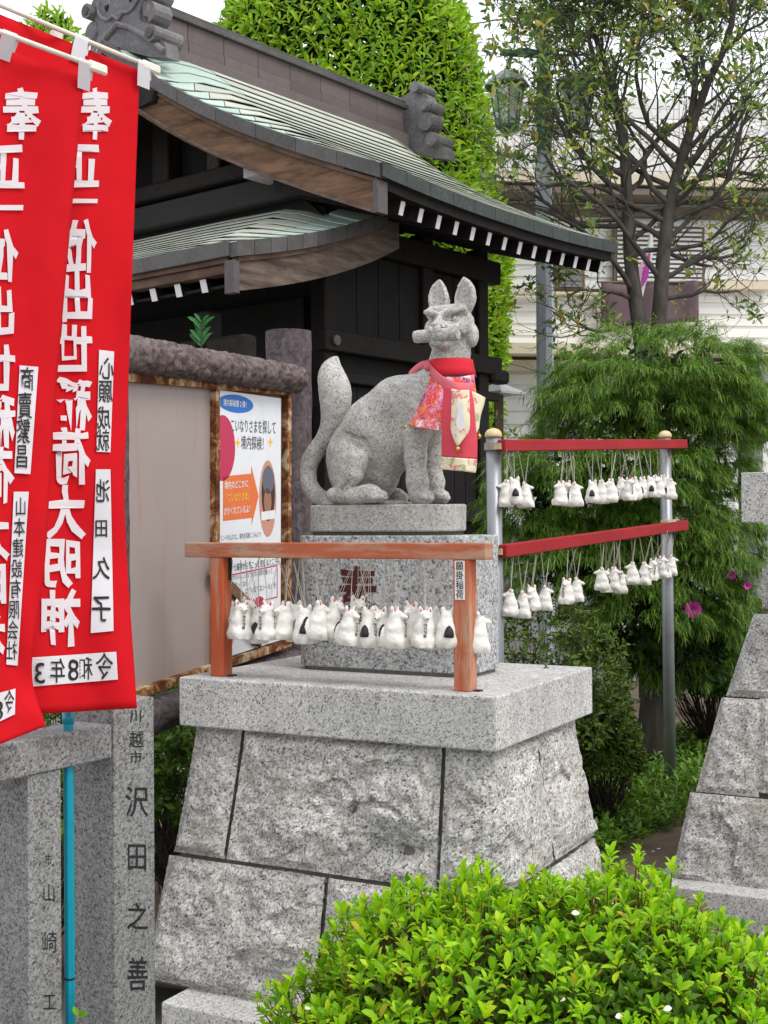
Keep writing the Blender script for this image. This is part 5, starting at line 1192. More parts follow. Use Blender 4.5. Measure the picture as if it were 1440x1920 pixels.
for px, py, y in ((761, 800, -0.09), (858.5, 842, -0.168), (898, 818, -0.085)):
    c = FW((px, py, y))[0]; b_ = obj('bell', *lathe([(0.0005, 0.0085), (0.004, 0.0075), (0.0072, 0.003), (0.0076, -0.001), (0.0065, -0.005), (0.003, -0.008), (0.0005, -0.0084)], 14, c), M_GOLD, bib, smooth=True)
    obj('bell_loop', *tube(catmull([c+A(0, 0, 0.0085), c+A(0.002, 0, 0.012), c+A(0, 0, 0.0155), c+A(-0.002, 0, 0.012), c+A(0, 0, 0.0085)], 12), 0.0008, 5), M_GOLD, b_)
# ------------------------------------------------------------------ foliage
LEAF8 = (np.array([[0, 0, 0], [-.27, .2, .05], [-.47, .52, .09], [-.36, .82, .03], [0, 1, -.12], [.27, .2, .05], [.47, .52, .09], [.36, .82, .03], [0, .2, 0], [0, .53, 0.0], [0, .82, -.05]]),
         np.array([[0, 8, 1], [1, 8, 9], [1, 9, 2], [2, 9, 10], [2, 10, 3], [3, 10, 4], [0, 5, 8], [8, 5, 6], [8, 6, 9], [9, 6, 7], [9, 7, 10], [10, 7, 4]]))
LEAF2 = (np.array([[0, 0, 0], [-.5, .5, .14], [0, 1, -.08], [.5, .5, .14]]), np.array([[0, 2, 1], [0, 3, 2]]))
def unitv(v): return v/(np.linalg.norm(v, axis=-1, keepdims=True)+1e-12)
def leaf_array(pos, dirs, nrm, L, Wr, tmpl):
    T, Fc = tmpl; d = unitv(dirs); s = unitv(np.cross(d, nrm)); n = np.cross(s, d); N = len(pos)
    V = pos[:, None, :] + (T[None, :, 0:1]*(L*Wr)[:, None, None])*s[:, None, :] + (T[None, :, 1:2]*L[:, None, None])*d[:, None, :] + (T[None, :, 2:3]*L[:, None, None])*n[:, None, :]
    F = (Fc[None] + (np.arange(N)*len(T))[:, None, None]).reshape(-1, 3); return V.reshape(-1, 3), F
def rosettes(c, ax, n, L, spread=(0.6, 1.25), jit=0.25):
    """n leaves round each shoot tip: centres c, axes ax"""
    N = len(c); ax = unitv(ax); r = rng.normal(size=(N, 3)); e1 = unitv(np.cross(ax, r)); e2 = np.cross(ax, e1)
    k = np.arange(n)[None, :]; a = k*2.399+rng.uniform(0, 6.28, (N, 1))+rng.normal(0, jit, (N, n)); til = np.linspace(spread[0], spread[1], n)[None]+rng.normal(0, 0.18, (N, n))
    rad = np.cos(a)[..., None]*e1[:, None]+np.sin(a)[..., None]*e2[:, None]; d = np.cos(til)[..., None]*ax[:, None]+np.sin(til)[..., None]*rad
    nrm = np.cos(til)[..., None]*(-rad)+np.sin(til)[..., None]*ax[:, None]
    pos = c[:, None]-ax[:, None]*(np.linspace(0, 0.55, n)[None, :, None]*L[:, None, None]) + d*0.05*L[:, None, None]
    LL = L[:, None]*rng.uniform(0.72, 1.1, (N, n)); return pos.reshape(-1, 3), d.reshape(-1, 3), nrm.reshape(-1, 3), LL.ravel()
def sticks(a, b, r, n=3):
    """thin prisms from a to b"""
    d = unitv(b-a); s = unitv(np.cross(d, rng.normal(size=d.shape))); t = np.cross(d, s); N = len(a); an = np.arange(n)*2*math.pi/n
    off = (np.cos(an)[None, :, None]*s[:, None]+np.sin(an)[None, :, None]*t[:, None]); r = np.broadcast_to(np.asarray(r, float), (N,))
    V = np.concatenate([a[:, None]+off*r[:, None, None], b[:, None]+off*(r*0.7)[:, None, None]], 1).reshape(-1, 3)
    i = np.arange(n); q = np.stack([i, (i+1) % n, n+(i+1) % n, n+i], 1); return V, (q[None]+(np.arange(N)*2*n)[:, None, None]).reshape(-1, 4)

# ---- the bright azalea in front
M_AZ = leafmat('azalea_leaf', [(0, (0.08, 0.22, 0.008)), (0.2, (0.16, 0.38, 0.009)), (0.55, (0.27, 0.53, 0.010)), (0.85, (0.39, 0.62, 0.012)), (0.97, (0.5, 0.66, 0.02)), (1, (0.5, 0.36, 0.03))], 0.45, 0.4, 0.25)
M_AZT = plain('reddish_twig', (0.14, 0.055, 0.03), 0.7, 0.3)
bc, br, be = A(0.315, 2.60, 0.18), A(0.58, 0.50, 0.548), 2.5
def mound(N, bc, br, be, zmin, shrink=1.0, seed=0):
    P_ = []
    while sum(len(p) for p in P_) < N:
        v = unitv(rng.normal(size=(N*2, 3))); v = v[v[:, 2] > -0.1]; q = v/np.power(np.sum(np.abs(v/br)**be, 1), 1/be)[:, None]
        # even out the density over the surface
        P_.append(q)
    q = np.vstack(P_)[:N]*shrink; n = unitv(np.sign(q)*np.abs(q/br)**(be-1)/br); w = bc+q
    w = w + n*(0.05*fbm(w*6, 3, seed))[:, None]; m = w[:, 2] > zmin; return w[m], n[m]
az = thing('azalea_bush', bc*A(1, 1, 0)+A(0, 0, -0.06), 'clipped azalea bush in bright yellow green young leaf in front of the pedestals', 'bush')
c_, n_ = mound(9000, bc, br, be, 0.12, 1.0, 3)
# keep shoots evenly apart
def thin(c, n, dmin):
    keep = []; cell = {}
    for i, p in enumerate(c):
        k = tuple(np.floor(p/dmin).astype(int)); ok = True
        for dx in (-1, 0, 1):
            for dy in (-1, 0, 1):
                for dz in (-1, 0, 1):
                    for j in cell.get((k[0]+dx, k[1]+dy, k[2]+dz), ()):
                        if np.sum((c[j]-p)**2) < dmin*dmin: ok = False
        if ok: keep.append(i); cell.setdefault(k, []).append(i)
    return c[keep], n[keep]
c_, n_ = thin(c_, n_, 0.0175)
lift = np.clip(rng.normal(-0.004, 0.024, len(c_)), -0.05, 0.07); ax_ = unitv(n_*0.75+A(0, 0, 0.75)+rng.normal(0, 0.22, n_.shape)); c_ = c_+ax_*lift[:, None]
Ls = rng.uniform(0.019, 0.035, len(c_)); pos, d, nr, LL = rosettes(c_, ax_, 8, Ls, (0.35, 1.35))
cam_d = np.linalg.norm(pos-CAM, axis=1); vis = ((CAM-pos)*np.repeat(n_, 8, 0)).sum(1)/cam_d
scr = LL/cam_d + 0.004*vis + 0.03*np.repeat(lift, 8); px_ = 720+F_PX*pos[:, 0]/pos[:, 1]; py_ = 960-F_PX*(pos[:, 2]-1.5)/pos[:, 1]
scr = np.where((px_ > 470) & (px_ < 1435) & (py_ < 1900), scr, -1); big = np.zeros(len(pos), bool); big[np.argsort(-scr)[:300]] = True
V_, F_ = leaf_array(pos[~big], d[~big], nr[~big], LL[~big], np.full((~big).sum(), 0.44), LEAF8); obj('foliage', V_, F_, M_AZ, az, smooth=True, kind='stuff')
lm = mesh_data('leaf', LEAF8[0]*A(0.44, 1, 1), LEAF8[1], True); lm.materials.append(M_AZ)
for i in np.nonzero(big)[0]:
    dd = unit(d[i]); ss = unit(np.cross(dd, nr[i])); nn = np.cross(ss, dd); o = bpy.data.objects.new('leaf', lm); COL.objects.link(o); o.parent = az
    l = LL[i]; loc = pos[i]-wloc(az); o.matrix_local = Matrix(((ss[0]*l, dd[0]*l, nn[0]*l, loc[0]), (ss[1]*l, dd[1]*l, nn[1]*l, loc[1]), (ss[2]*l, dd[2]*l, nn[2]*l, loc[2]), (0, 0, 0, 1)))
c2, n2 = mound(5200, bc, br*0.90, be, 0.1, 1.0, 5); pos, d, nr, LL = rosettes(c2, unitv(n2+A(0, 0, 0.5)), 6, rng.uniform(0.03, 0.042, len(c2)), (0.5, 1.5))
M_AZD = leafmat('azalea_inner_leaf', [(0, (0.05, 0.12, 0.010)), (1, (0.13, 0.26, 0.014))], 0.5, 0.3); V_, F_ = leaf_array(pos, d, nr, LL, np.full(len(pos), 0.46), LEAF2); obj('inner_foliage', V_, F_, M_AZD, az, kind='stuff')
V_, F_ = sticks(c_-ax_*0.09-n_*0.02, c_-ax_*0.004, 0.0016); obj('twigs', V_, F_, M_AZT, az, kind='stuff')
V_, F_ = sticks(np.tile(bc*A(1, 1, 0)+A(0, 0, -0.04), (60, 1))+rng.normal(0, 0.03, (60, 3))*A(1, 1, 0), mound(60, bc, br*0.9, be, -1)[0][:60], 0.006, 4); obj('stems', V_, F_, M_AZT, az, kind='stuff')
M_PETAL = plain('fallen_petal', (0.75, 0.72, 0.68), 0.6)
for x, y in ((586, 1890), (1243, 1893), (1087, 1712), (1170, 1905), (1060, 1875), (1375, 1815)):
    for dd in np.arange(1.9, 3.2, 0.004):
        w = P(x, y, dd)
        if np.sum(np.abs((w-bc)/(br*1.02))**be) < 1: break
    V_, F_ = leaf_array(w[None], unit(rng.normal(size=3)*A(1, 0.5, 0.6))[None], A(0, -0.7, 0.7)[None], np.array([0.016]), np.array([0.75]), LEAF8)
    tag(obj('fallen_petal', V_, F_, M_PETAL), 'white petal caught among the bright azalea leaves', 'petal', 'petals on the azalea')

def shrub(name, label, c, r, nshoot, L, mat, cat='shrub', nl=6, zmin=0.08, exp=2.2, group=None, tw=(0.05, 0.035, 0.025), wr=0.42, two=LEAF2, stems=24, up=0.6, fill=0.5, seed=1, thin_d=None):
    c, r = np.asarray(c, float), np.asarray(r, float); t = thing(name, c*A(1, 1, 0)+A(0, 0, 0.08), label, cat, group)
    q, n = mound(nshoot, c, r, exp, zmin, 1.0, seed)
    if thin_d: q, n = thin(q, n, thin_d)
    k = rng.uniform(0.55, 1.0, len(q))**fill; w = c+(q-c)*k[:, None]; ax = unitv(n+A(0, 0, up)+rng.normal(0, 0.3, n.shape))
    pos, d, nr, LL = rosettes(w, ax, nl, rng.uniform(0.75, 1.15, len(w))*L); m = pos[:, 2] > zmin
    V, F = leaf_array(pos[m], d[m], nr[m], LL[m], np.full(m.sum(), wr), two); obj('foliage', V, F, mat, t, kind='stuff')
    tm = plain('twig_'+name, tw, 0.8, 0.3); j = rng.integers(0, len(w), stems*6)
    base = c*A(1, 1, 0)+A(0, 0, 0.05); mid = base+(w[j]-base)*0.5+rng.normal(0, 0.04, (len(j), 3)); V, F = sticks(mid, w[j], L*0.05, 3); V2, F2 = sticks(np.tile(base, (len(j), 1))+rng.normal(0, 0.02, (len(j), 3))*A(1, 1, 0), mid, L*0.09, 3)
    obj('stems', np.vstack([V, V2]), np.vstack([F, F2+len(V)]), tm, t, kind='stuff'); return t
M_DKL = leafmat('dark_shrub_leaf', [(0, (0.025, 0.055, 0.010)), (0.5, (0.07, 0.13, 0.018)), (0.85, (0.14, 0.22, 0.028)), (1, (0.22, 0.29, 0.04))], 0.45, 0.25)
M_MDL = leafmat('mid_shrub_leaf', [(0, (0.04, 0.10, 0.014)), (0.6, (0.10, 0.2, 0.026)), (1, (0.2, 0.34, 0.04))], 0.45, 0.3)
shrub('azalea_shrub', 'dark leaved azalea shrub beside the granite block under the red rails', P(1030, 1240, 5.9)*A(1, 1, 0)+A(0, 0, 0.55), (0.38, 0.36, 0.64), 2600, 0.038, M_DKL, up=0.8, fill=0.35, thin_d=0.03)
shrub('azalea_shrub', 'low dark azalea shrub against the foot of the conifer trunk', P(1128, 1420, 5.9)*A(1, 1, 0)+A(0, 0, 0.40), (0.17, 0.24, 0.36), 1500, 0.034, M_DKL, fill=0.35)
shrub('leafy_shrub', 'loose twiggy shrub between the fence pillar and the pedestal', P(330, 1500, 5.0)*A(1, 1, 0)+A(0, 0, 0.42), (0.34, 0.4, 0.48), 900, 0.045, M_MDL, stems=40, fill=0.8, tw=(0.09, 0.075, 0.065))
shrub('leafy_shrub', 'shrub behind the granite fence rail beneath the banners', P(60, 1350, 4.2)*A(1, 1, 0)+A(0, 0, 0.55), (0.35, 0.35, 0.50), 700, 0.04, M_MDL, stems=40, tw=(0.12, 0.1, 0.06))
shrub('leafy_shrub', 'leafy shrub with broad green leaves between the steel post and the stepped pedestal', P(1345, 1300, 7.9)*A(1, 1, 0)+A(0, 0, 0.5), (0.42, 0.3, 0.45), 1100, 0.06, leafmat('broad_shrub_leaf', [(0, (0.03, 0.08, 0.012)), (0.6, (0.08, 0.18, 0.024)), (1, (0.16, 0.30, 0.04))], 0.4, 0.3), fill=0.5)
M_GC = leafmat('ground_cover_leaf', [(0, (0.04, 0.11, 0.014)), (0.5, (0.11, 0.23, 0.026)), (1, (0.2, 0.35, 0.045))], 0.45, 0.3)
# ground cover round the foot of the right post
gx = np.stack([rng.uniform(0.55, 2.6, 5200), rng.uniform(4.75, 8.4, 5200), np.zeros(5200)], 1)
den = fbm(gx*A(2.2, 2.2, 1), 3, 9)+0.55*(gx[:, 1]-5.5); pxg = 720+F_PX*gx[:, 0]/gx[:, 1]; mk = (den > -0.15) & (gx[:, 1] > 5.35+0.9*np.clip((pxg-1130)/120, -0.3, 1.2)*0.45); gx = gx[mk]
def soil_z(w):
    r = w-NC; u, v = r@UX, r@VX; return 0.07+0.12*np.clip((v-2.1)/1.0, 0, 1)*np.clip((u+0.6)/0.6, 0, 1)
gx[:, 2] = soil_z(gx)+rng.uniform(0.02, 0.11, len(gx)); pos, d, nr, LL = rosettes(gx, A(0, 0, 1)+rng.normal(0, 0.25, gx.shape), 6, rng.uniform(0.035, 0.06, len(gx)), (0.7, 1.5))
V_, F_ = leaf_array(pos, d, nr, LL, np.full(len(pos), 0.45), LEAF2); tag(obj('ground_cover', V_, F_, M_GC), 'low green ground cover plants on the soil round the steel post', 'ground cover', None, 'stuff')
# fern fronds at the edge of the path
def fern(px, py, d0, label, seed, n=7, L=0.26):
    base = PZ(px, py, 0.13); base = base if base[1] < 8 else P(px, py, d0); t = thing('fern', base, label, 'fern', 'ferns at the edge of the path'); r = np.random.default_rng(seed)
    for k in range(n):
        a = r.uniform(0, 6.28); dr = A(math.cos(a), math.sin(a), 0); sp = [base+dr*L*f*r.uniform(0.8, 1.1)*0+dr*L*f+A(0, 0, 0.16*math.sin(f*2.3)) for f in np.linspace(0, 1, 12)]; sp = np.array(sp); parts = []
        tn = unitv(np.gradient(sp, axis=0)); sd = unitv(np.cross(tn, A(0, 0, 1))); ps, ds = [], []
        for i in range(2, 12):
            for s in (-1, 1): ps.append(sp[i]); ds.append(sd[i]*s+tn[i]*0.5)
        V, F = leaf_array(np.array(ps), np.array(ds), np.tile(A(0, 0, 1), (len(ps), 1)), np.array([0.055*(1-0.075*i) for i in range(2, 12) for s in (0, 1)]), np.full(len(ps), 0.3), LEAF2)
        obj('frond', *join([(V, F), tube(sp, 0.0015, 4)]), M_GC, t)
fern(1240, 1510, 6, 'bright fern with fronds reaching over the bare path', 3); fern(1190, 1480, 6, 'small fern beside the conifer trunk', 4, 6, 0.2)
M_DRY = plain('dry_leaf', (0.28, 0.12, 0.05), 0.8)
for i, (x, y, l) in enumerate(((1180, 1568, 0.03), (1238, 1530, 0.02), (1232, 1592, 0.015), (1222, 1597, 0.014))):
    p = PZ(x, y, 0.095); V_, F_ = leaf_array(p[None], A(1, 0.2*i, 0.05)[None], A(0, 0, 1)[None], np.array([l*1.4]), np.array([0.6]), LEAF8); o = obj('fallen_leaf' if i < 2 else 'fallen_petal', V_, F_, M_DRY if i < 2 else M_PETAL); tag(o, ['curled brown fallen leaf on the soil path', 'small brown fallen leaf by the ground cover', 'white petal on the bare soil, further from the kerb', 'white petal on the bare soil, nearer the kerb'][i], 'leaf' if i < 2 else 'petal', 'petals on the path' if i > 1 else None)

# ---- tall clipped tree behind the hall
M_BR = leafmat('broad_leaf', [(0, (0.12, 0.27, 0.014)), (0.35, (0.21, 0.40, 0.018)), (0.75, (0.32, 0.51, 0.024)), (1, (0.43, 0.56, 0.04))], 0.4, 0.36); M_BRD = leafmat('broad_leaf_inner', [(0, (0.015, 0.035, 0.005)), (1, (0.045, 0.10, 0.01))], 0.5, 0.2)  # inner leaves are a darker copy that paints the shade within the crown
M_TRK = woodmat('tree_bark', (0.03, 0.025, 0.02), (0.08, 0.065, 0.05), (1, 1, 0.3), 14)
def clipped_tree(label, c, prof, n, L, seed, group='clipped evergreen trees behind the hall'):
    """prof: [(z, radius)] of a column-shaped crown"""
    c = np.asarray(c, float); t = thing('clipped_tree', c*A(1, 1, 0), label, 'tree', group); z = rng.uniform(prof[0][0], prof[-1][0], n*2); rr = np.interp(z, [p[0] for p in prof], [p[1] for p in prof])
    w_ = rr/rr.max(); k = rng.uniform(0, 1, len(z)) < w_+0.15; z, rr = z[k][:n], rr[k][:n]; a = rng.uniform(math.pi*0.85, math.pi*2.15, len(z)); dirh = np.stack([np.cos(a), np.sin(a), 0*a], 1)
    w = c*A(1, 1, 0)+dirh*rr[:, None]+np.stack([0*z, 0*z, z], 1); w = w+dirh*(0.08*fbm(w*1.6, 3, seed)+0.035*fbm(w*6, 2, seed))[:, None]
    dr = np.gradient(np.interp(np.linspace(prof[0][0], prof[-1][0], 60), [p[0] for p in prof], [p[1] for p in prof]), (prof[-1][0]-prof[0][0])/59); sl = np.interp(z, np.linspace(prof[0][0], prof[-1][0], 60), -dr)
    nrm = unitv(dirh+np.stack([0*z, 0*z, np.clip(sl, -0.5, 3)], 1))
    w, nrm = thin(w, nrm, L*0.62); ax = unitv(nrm*0.8+A(0, 0, 0.55)+rng.normal(0, 0.28, w.shape))
    pos, d, nr, LL = rosettes(w, ax, 7, rng.uniform(0.75, 1.15, len(w))*L, (0.5, 1.7)); V, F = leaf_array(pos, d, nr, LL, np.full(len(pos), 0.36), LEAF8); crown = obj('crown', V, F, M_BR, t, smooth=True, kind='stuff')
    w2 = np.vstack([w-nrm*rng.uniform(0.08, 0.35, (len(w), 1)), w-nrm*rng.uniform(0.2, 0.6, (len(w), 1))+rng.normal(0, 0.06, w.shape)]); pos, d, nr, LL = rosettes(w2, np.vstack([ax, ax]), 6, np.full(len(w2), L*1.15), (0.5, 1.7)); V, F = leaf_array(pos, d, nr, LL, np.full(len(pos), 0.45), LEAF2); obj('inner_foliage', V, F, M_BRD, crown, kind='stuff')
    g = c*A(1, 1, 0); obj('trunk', *tube([g, g+A(0.03, 0, 1.5), g+A(0, 0.05, 3.2), g+A(0.02, 0, prof[-1][0]-0.8)], [0.16, 0.13, 0.1, 0.03], 10), M_TRK, t); j = rng.integers(0, len(w2), 150)
    st_ = np.stack([np.zeros(150), np.zeros(150), np.clip(w2[j][:, 2]-0.6, 0.6, 9)], 1)+g; V, F = sticks(st_, w2[j], 0.018, 4); obj('branches', V, F, M_TRK, t, kind='stuff')
cx = P(650, 300, 13.2)
clipped_tree('tall clipped evergreen with bright green crown rising behind the shrine hall', cx, [(1.4, 1.35), (2.2, 1.54), (3.4, 1.60), (4.7, 1.52), (5.6, 1.42), (6.5, 1.22), (7.2, 0.95), (7.7, 0.55), (7.9, 0.1)], 20000, 0.118, 3)
cx = P(92, 40, 13.0)
clipped_tree('smaller bright evergreen crown showing between the banners and roof ornament', cx, [(3.5, 0.2), (4.2, 0.42), (5.2, 0.56), (5.9, 0.5), (6.4, 0.3), (6.7, 0.05)], 2200, 0.12, 8)

# ---- sparse spreading tree
M_SPB = woodmat('dark_branch', (0.045, 0.04, 0.035), (0.12, 0.105, 0.09), (1, 1, 0.4), 16)
M_SPL = leafmat('sparse_leaf', [(0, (0.07, 0.14, 0.04)), (0.4, (0.15, 0.26, 0.07)), (0.75, (0.28, 0.38, 0.10)), (0.93, (0.40, 0.40, 0.07)), (1, (0.45, 0.30, 0.06))], 0.35, 0.4)
sp_root = P(1215, 900, 10.1)*A(1, 1, 0)+A(0, 0, 0.1)
spt = thing('spreading_tree', sp_root, 'sparse leaved tree with two dark stems and fine twigs before the white house', 'tree')
SPR = np.random.default_rng(21); SEG = {0: [], 1: []}; TIPS = []
def grow(p, d, L, r, lev, up):
    n = 6 if lev < 2 else 4; pts = [p]; rad = [r]
    for i in range(n):
        d = unit(d+SPR.normal(0, 0.16+0.05*lev, 3)*A(1, 0.8, 1)+A(0, 0, up)); p = p+d*L/n; pts.append(p); rad.append(r*(1-0.55*(i+1)/n))
        if lev < 4:
            nk = {0: 2, 1: 2, 2: 2, 3: 2}[lev]
            for _ in range(nk):
                if SPR.random() < {0: 1.0, 1: 0.75, 2: 0.6, 3: 0.3}[lev] and i > 0:
                    s = unit(np.cross(d, SPR.normal(size=3))); e = unit(d*SPR.uniform(0.5, 0.9)+s*SPR.uniform(0.5, 1.0)*A(1, 0.7, 0.9)+A(0, 0, 0.12)); grow(p, e, L*SPR.uniform(0.42, 0.66), max(rad[-1]*0.44, 0.0026), lev+1, 0.05)
    SEG[0 if lev < 1 else 1].append((np.array(pts), np.array(rad), lev))
    if lev >= 3: TIPS.append((p, d))
for pth, r in (([(1215, 760), (1200, 620), (1184, 500), (1178, 400), (1172, 300)], 0.068), ([(1218, 760), (1236, 600), (1245, 470), (1262, 360), (1290, 260)], 0.068)):
    pts = catmull(np.array([P(x, y, 10.1) for x, y in pth]), 14); rad = np.linspace(r, r*0.62, 14); obj('trunk', *tube(np.vstack([sp_root, pts]), np.r_[r*1.25, rad], 9), M_SPB, spt, smooth=True)
    grow(pts[-1], unit(pts[-1]-pts[-3]), 1.35, r*0.6, 0, 0.06)
    grow(pts[-1], unit(A(0.35 if pth[1][0] > 1210 else -0.3, 0, 1)), 1.2, r*0.5, 0, 0.06)
    for i in (5, 7, 8, 9, 10, 11, 12):
        for s in (-1, 1):
            if SPR.random() < 0.9: grow(pts[i], unit(A(s*SPR.uniform(0.6, 1.0), SPR.uniform(-0.6, 0.5), SPR.uniform(0.15, 0.75))), SPR.uniform(0.85, 1.25), 0.024, 1, 0.05)
for x0, y0, x1, y1 in ((1195, 600, 1010, 640), (1185, 560, 1020, 500), (1180, 640, 985, 720), (1250, 560, 1420, 610), (1250, 520, 1450, 470), (1255, 470, 1470, 380)):
    a, b = P(x0, y0, 10.1), P(x1, y1, 9.9); grow(a, unit(b-a), np.linalg.norm(b-a)*0.8, 0.02, 1, 0.02)
def tubes_mesh(lst):
    Vs, Fs, n0 = [], [], 0
    for pts, rad, lev in lst:
        n = 6 if lev < 2 else (4 if lev < 3 else 3); V, F = tube(pts, rad, n, caps=False); Vs.append(V); Fs += [[i+n0 for i in f] for f in F]; n0 += len(V)
    return np.vstack(Vs), np.array(Fs)
V_, F_ = tubes_mesh(SEG[0]+SEG[1]); obj('branches', V_, F_, M_SPB, spt, kind='stuff')
tp = np.array([t[0] for t in TIPS]); td = np.array([t[1] for t in TIPS]); print('sparse tree tips', len(tp), 'branch faces', len(F_))
pxs = 720+F_PX*tp[:, 0]/tp[:, 1]; k = (pxs > 910) & (SPR.random(len(tp)) < np.clip(0.42-0.0003*(pxs-1150)+0.12*(tp[:, 2]-4.0), 0.2, 0.75)); tp, td = tp[k], td[k]
pos, d, nr, LL = rosettes(tp, unitv(td+A(0, 0, 0.5)), 5, rng.uniform(0.05, 0.09, len(tp)), (0.6, 1.5)); V_, F_ = leaf_array(pos, d, nr, LL, np.full(len(pos), 0.42), LEAF8); obj('crown', V_, F_, M_SPL, spt, smooth=True, kind='stuff')

# ---- thread-leaf conifer
M_CON = leafmat('thread_leaf', [(0, (0.035, 0.09, 0.014)), (0.35, (0.085, 0.19, 0.026)), (0.7, (0.17, 0.31, 0.045)), (1, (0.33, 0.48, 0.07))], 0.5, 0.38)
con = thing('weeping_conifer', P(1225, 1400, 7.4)*A(1, 1, 0)+A(0, 0, 0.19), 'rounded conifer with drooping thread like green foliage behind the red rails', 'tree')
CD = 7.3; sc_px = CD/F_PX
pads = [(1240, 690, 165, 60, 1.0), (1165, 750, 135, 50, 1), (1325, 765, 80, 70, 1), (1230, 780, 190, 70, .9), (1140, 880, 190, 70, .9), (1310, 900, 95, 75, .9), (1040, 950, 110, 70, .8), (1180, 990, 170, 80, .8), (1325, 1030, 85, 70, .9), (1080, 1060, 120, 70, .6), (1220, 1110, 150, 80, .7), (1330, 1140, 80, 62, .9), (1290, 1220, 120, 70, .9), (1180, 1200, 110, 60, .5)]
Ps, Ds, Ls_ = [], [], []
for x, y, rx, ry, lum in pads:
    n = int(rx*ry*0.018); v = unitv(rng.normal(size=(n*4, 3))); v = v[(v[:, 1] < 0.4) & (v[:, 2] > -0.55)][:n]; c = P(x, y, CD+0.15*rng.normal())
    w = c+v*A(rx*sc_px, rx*sc_px*0.8, ry*sc_px)*rng.uniform(0.7, 1.08, (len(v), 1)); ax = unitv(v*A(1, 1, 0.4)+A(0, 0, 0.25)+rng.normal(0, 0.25, v.shape)); sd = unitv(np.cross(ax, A(0, 0, 1)))
    m = 15; k = np.tile(np.linspace(-1, 1, m), (len(v), 1))+rng.normal(0, 0.12, (len(v), m)); al = rng.uniform(0, 1, (len(v), m))
    Ps.append((w[:, None]+ax[:, None]*(0.10*al[..., None])+sd[:, None]*(0.03*k*(1-al))[..., None]+A(0, 0, -0.05)*al[..., None]**2).reshape(-1, 3))
    Ds.append(unitv(ax[:, None]*1.0+sd[:, None]*(0.75*k)[..., None]+rng.normal(0, 0.13, (len(v), m, 3))).reshape(-1, 3)); Ls_.append((rng.uniform(0.07, 0.15, (len(v), m))*(1-0.35*np.abs(k))).ravel())
Ps, Ds, Ls_ = np.vstack(Ps), np.vstack(Ds), np.concatenate(Ls_)
def threads(P0, D0, L0, w, nseg=4, sub=3):
    """each thread arches over and hangs; side threads leave it like a feather"""
    N = len(P0); Vs, Fs, n0 = [], [], 0; s = unitv(np.cross(D0, A(0, 0, 1)+rng.normal(0, 0.3, D0.shape))); p = P0.copy(); d = D0.copy(); pts = [p]; ds = [d]
    for i in range(nseg):
        d = unitv(d+A(0, 0, -0.36)+rng.normal(0, 0.06, d.shape)); p = p+d*(L0/nseg)[:, None]; pts.append(p); ds.append(d)
    pts = np.stack(pts, 1); wid = w*np.linspace(1, 0.45, nseg+1); V = np.stack([pts-s[:, None]*wid[None, :, None], pts+s[:, None]*wid[None, :, None]], 2).reshape(N, -1, 3)
    q = np.array([[2*i, 2*i+1, 2*i+3, 2*i+2] for i in range(nseg)]); Fs = (q[None]+(np.arange(N)*(2*nseg+2))[:, None, None]).reshape(-1, 4); return V.reshape(-1, 3), Fs, pts, ds
V_, F_, pts_, ds_ = threads(Ps, Ds, Ls_, 0.0024)
allV, allF = [V_], [F_]; n0 = len(V_)
for k in (1, 2, 3):
    for s in (-1, 1):
        b = pts_[:, k]; dd = unitv(ds_[k]+s*unitv(np.cross(ds_[k], rng.normal(size=b.shape)))*0.8); V2, F2, _, _ = threads(b, dd, Ls_*rng.uniform(0.3, 0.6, len(Ls_)), 0.0017, 2); allV.append(V2); allF.append(F2+n0); n0 += len(V2)
crn = obj('crown', np.vstack(allV), np.vstack(allF), M_CON, con, kind='stuff')
M_COND = leafmat('thread_leaf_inner', [(0, (0.008, 0.018, 0.004)), (1, (0.022, 0.05, 0.009))], 0.6, 0.2)  # darker copy of the thread leaf, shade inside the crown put into its colour
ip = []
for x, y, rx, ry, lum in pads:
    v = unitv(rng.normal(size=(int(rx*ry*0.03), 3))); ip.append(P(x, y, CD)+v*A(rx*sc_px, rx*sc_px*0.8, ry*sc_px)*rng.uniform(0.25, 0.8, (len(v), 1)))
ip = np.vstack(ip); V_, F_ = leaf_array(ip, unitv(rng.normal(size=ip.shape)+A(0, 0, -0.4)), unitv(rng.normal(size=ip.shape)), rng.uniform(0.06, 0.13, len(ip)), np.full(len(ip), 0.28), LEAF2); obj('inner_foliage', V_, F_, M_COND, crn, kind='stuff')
g = wloc(con); V_, F_ = log_tube(g-A(0, 0, 0.05), g+A(0.02, 0, 2.2), 0.075, 0.03, 14, 40, 0.008, (5, 4), 3); obj('trunk', V_, F_, M_TRK, con)
for k in range(12):
    a = k*2.4; e = g+A(math.cos(a)*0.42, math.sin(a)*0.3, 0.55+k*0.13+0.1); s0 = g+A(0.01, 0, 0.45+k*0.13); obj('limb', *tube([s0, (s0+e)/2+A(0, 0, 0.05), e], [0.022, 0.015, 0.006], 6), M_TRK, con)
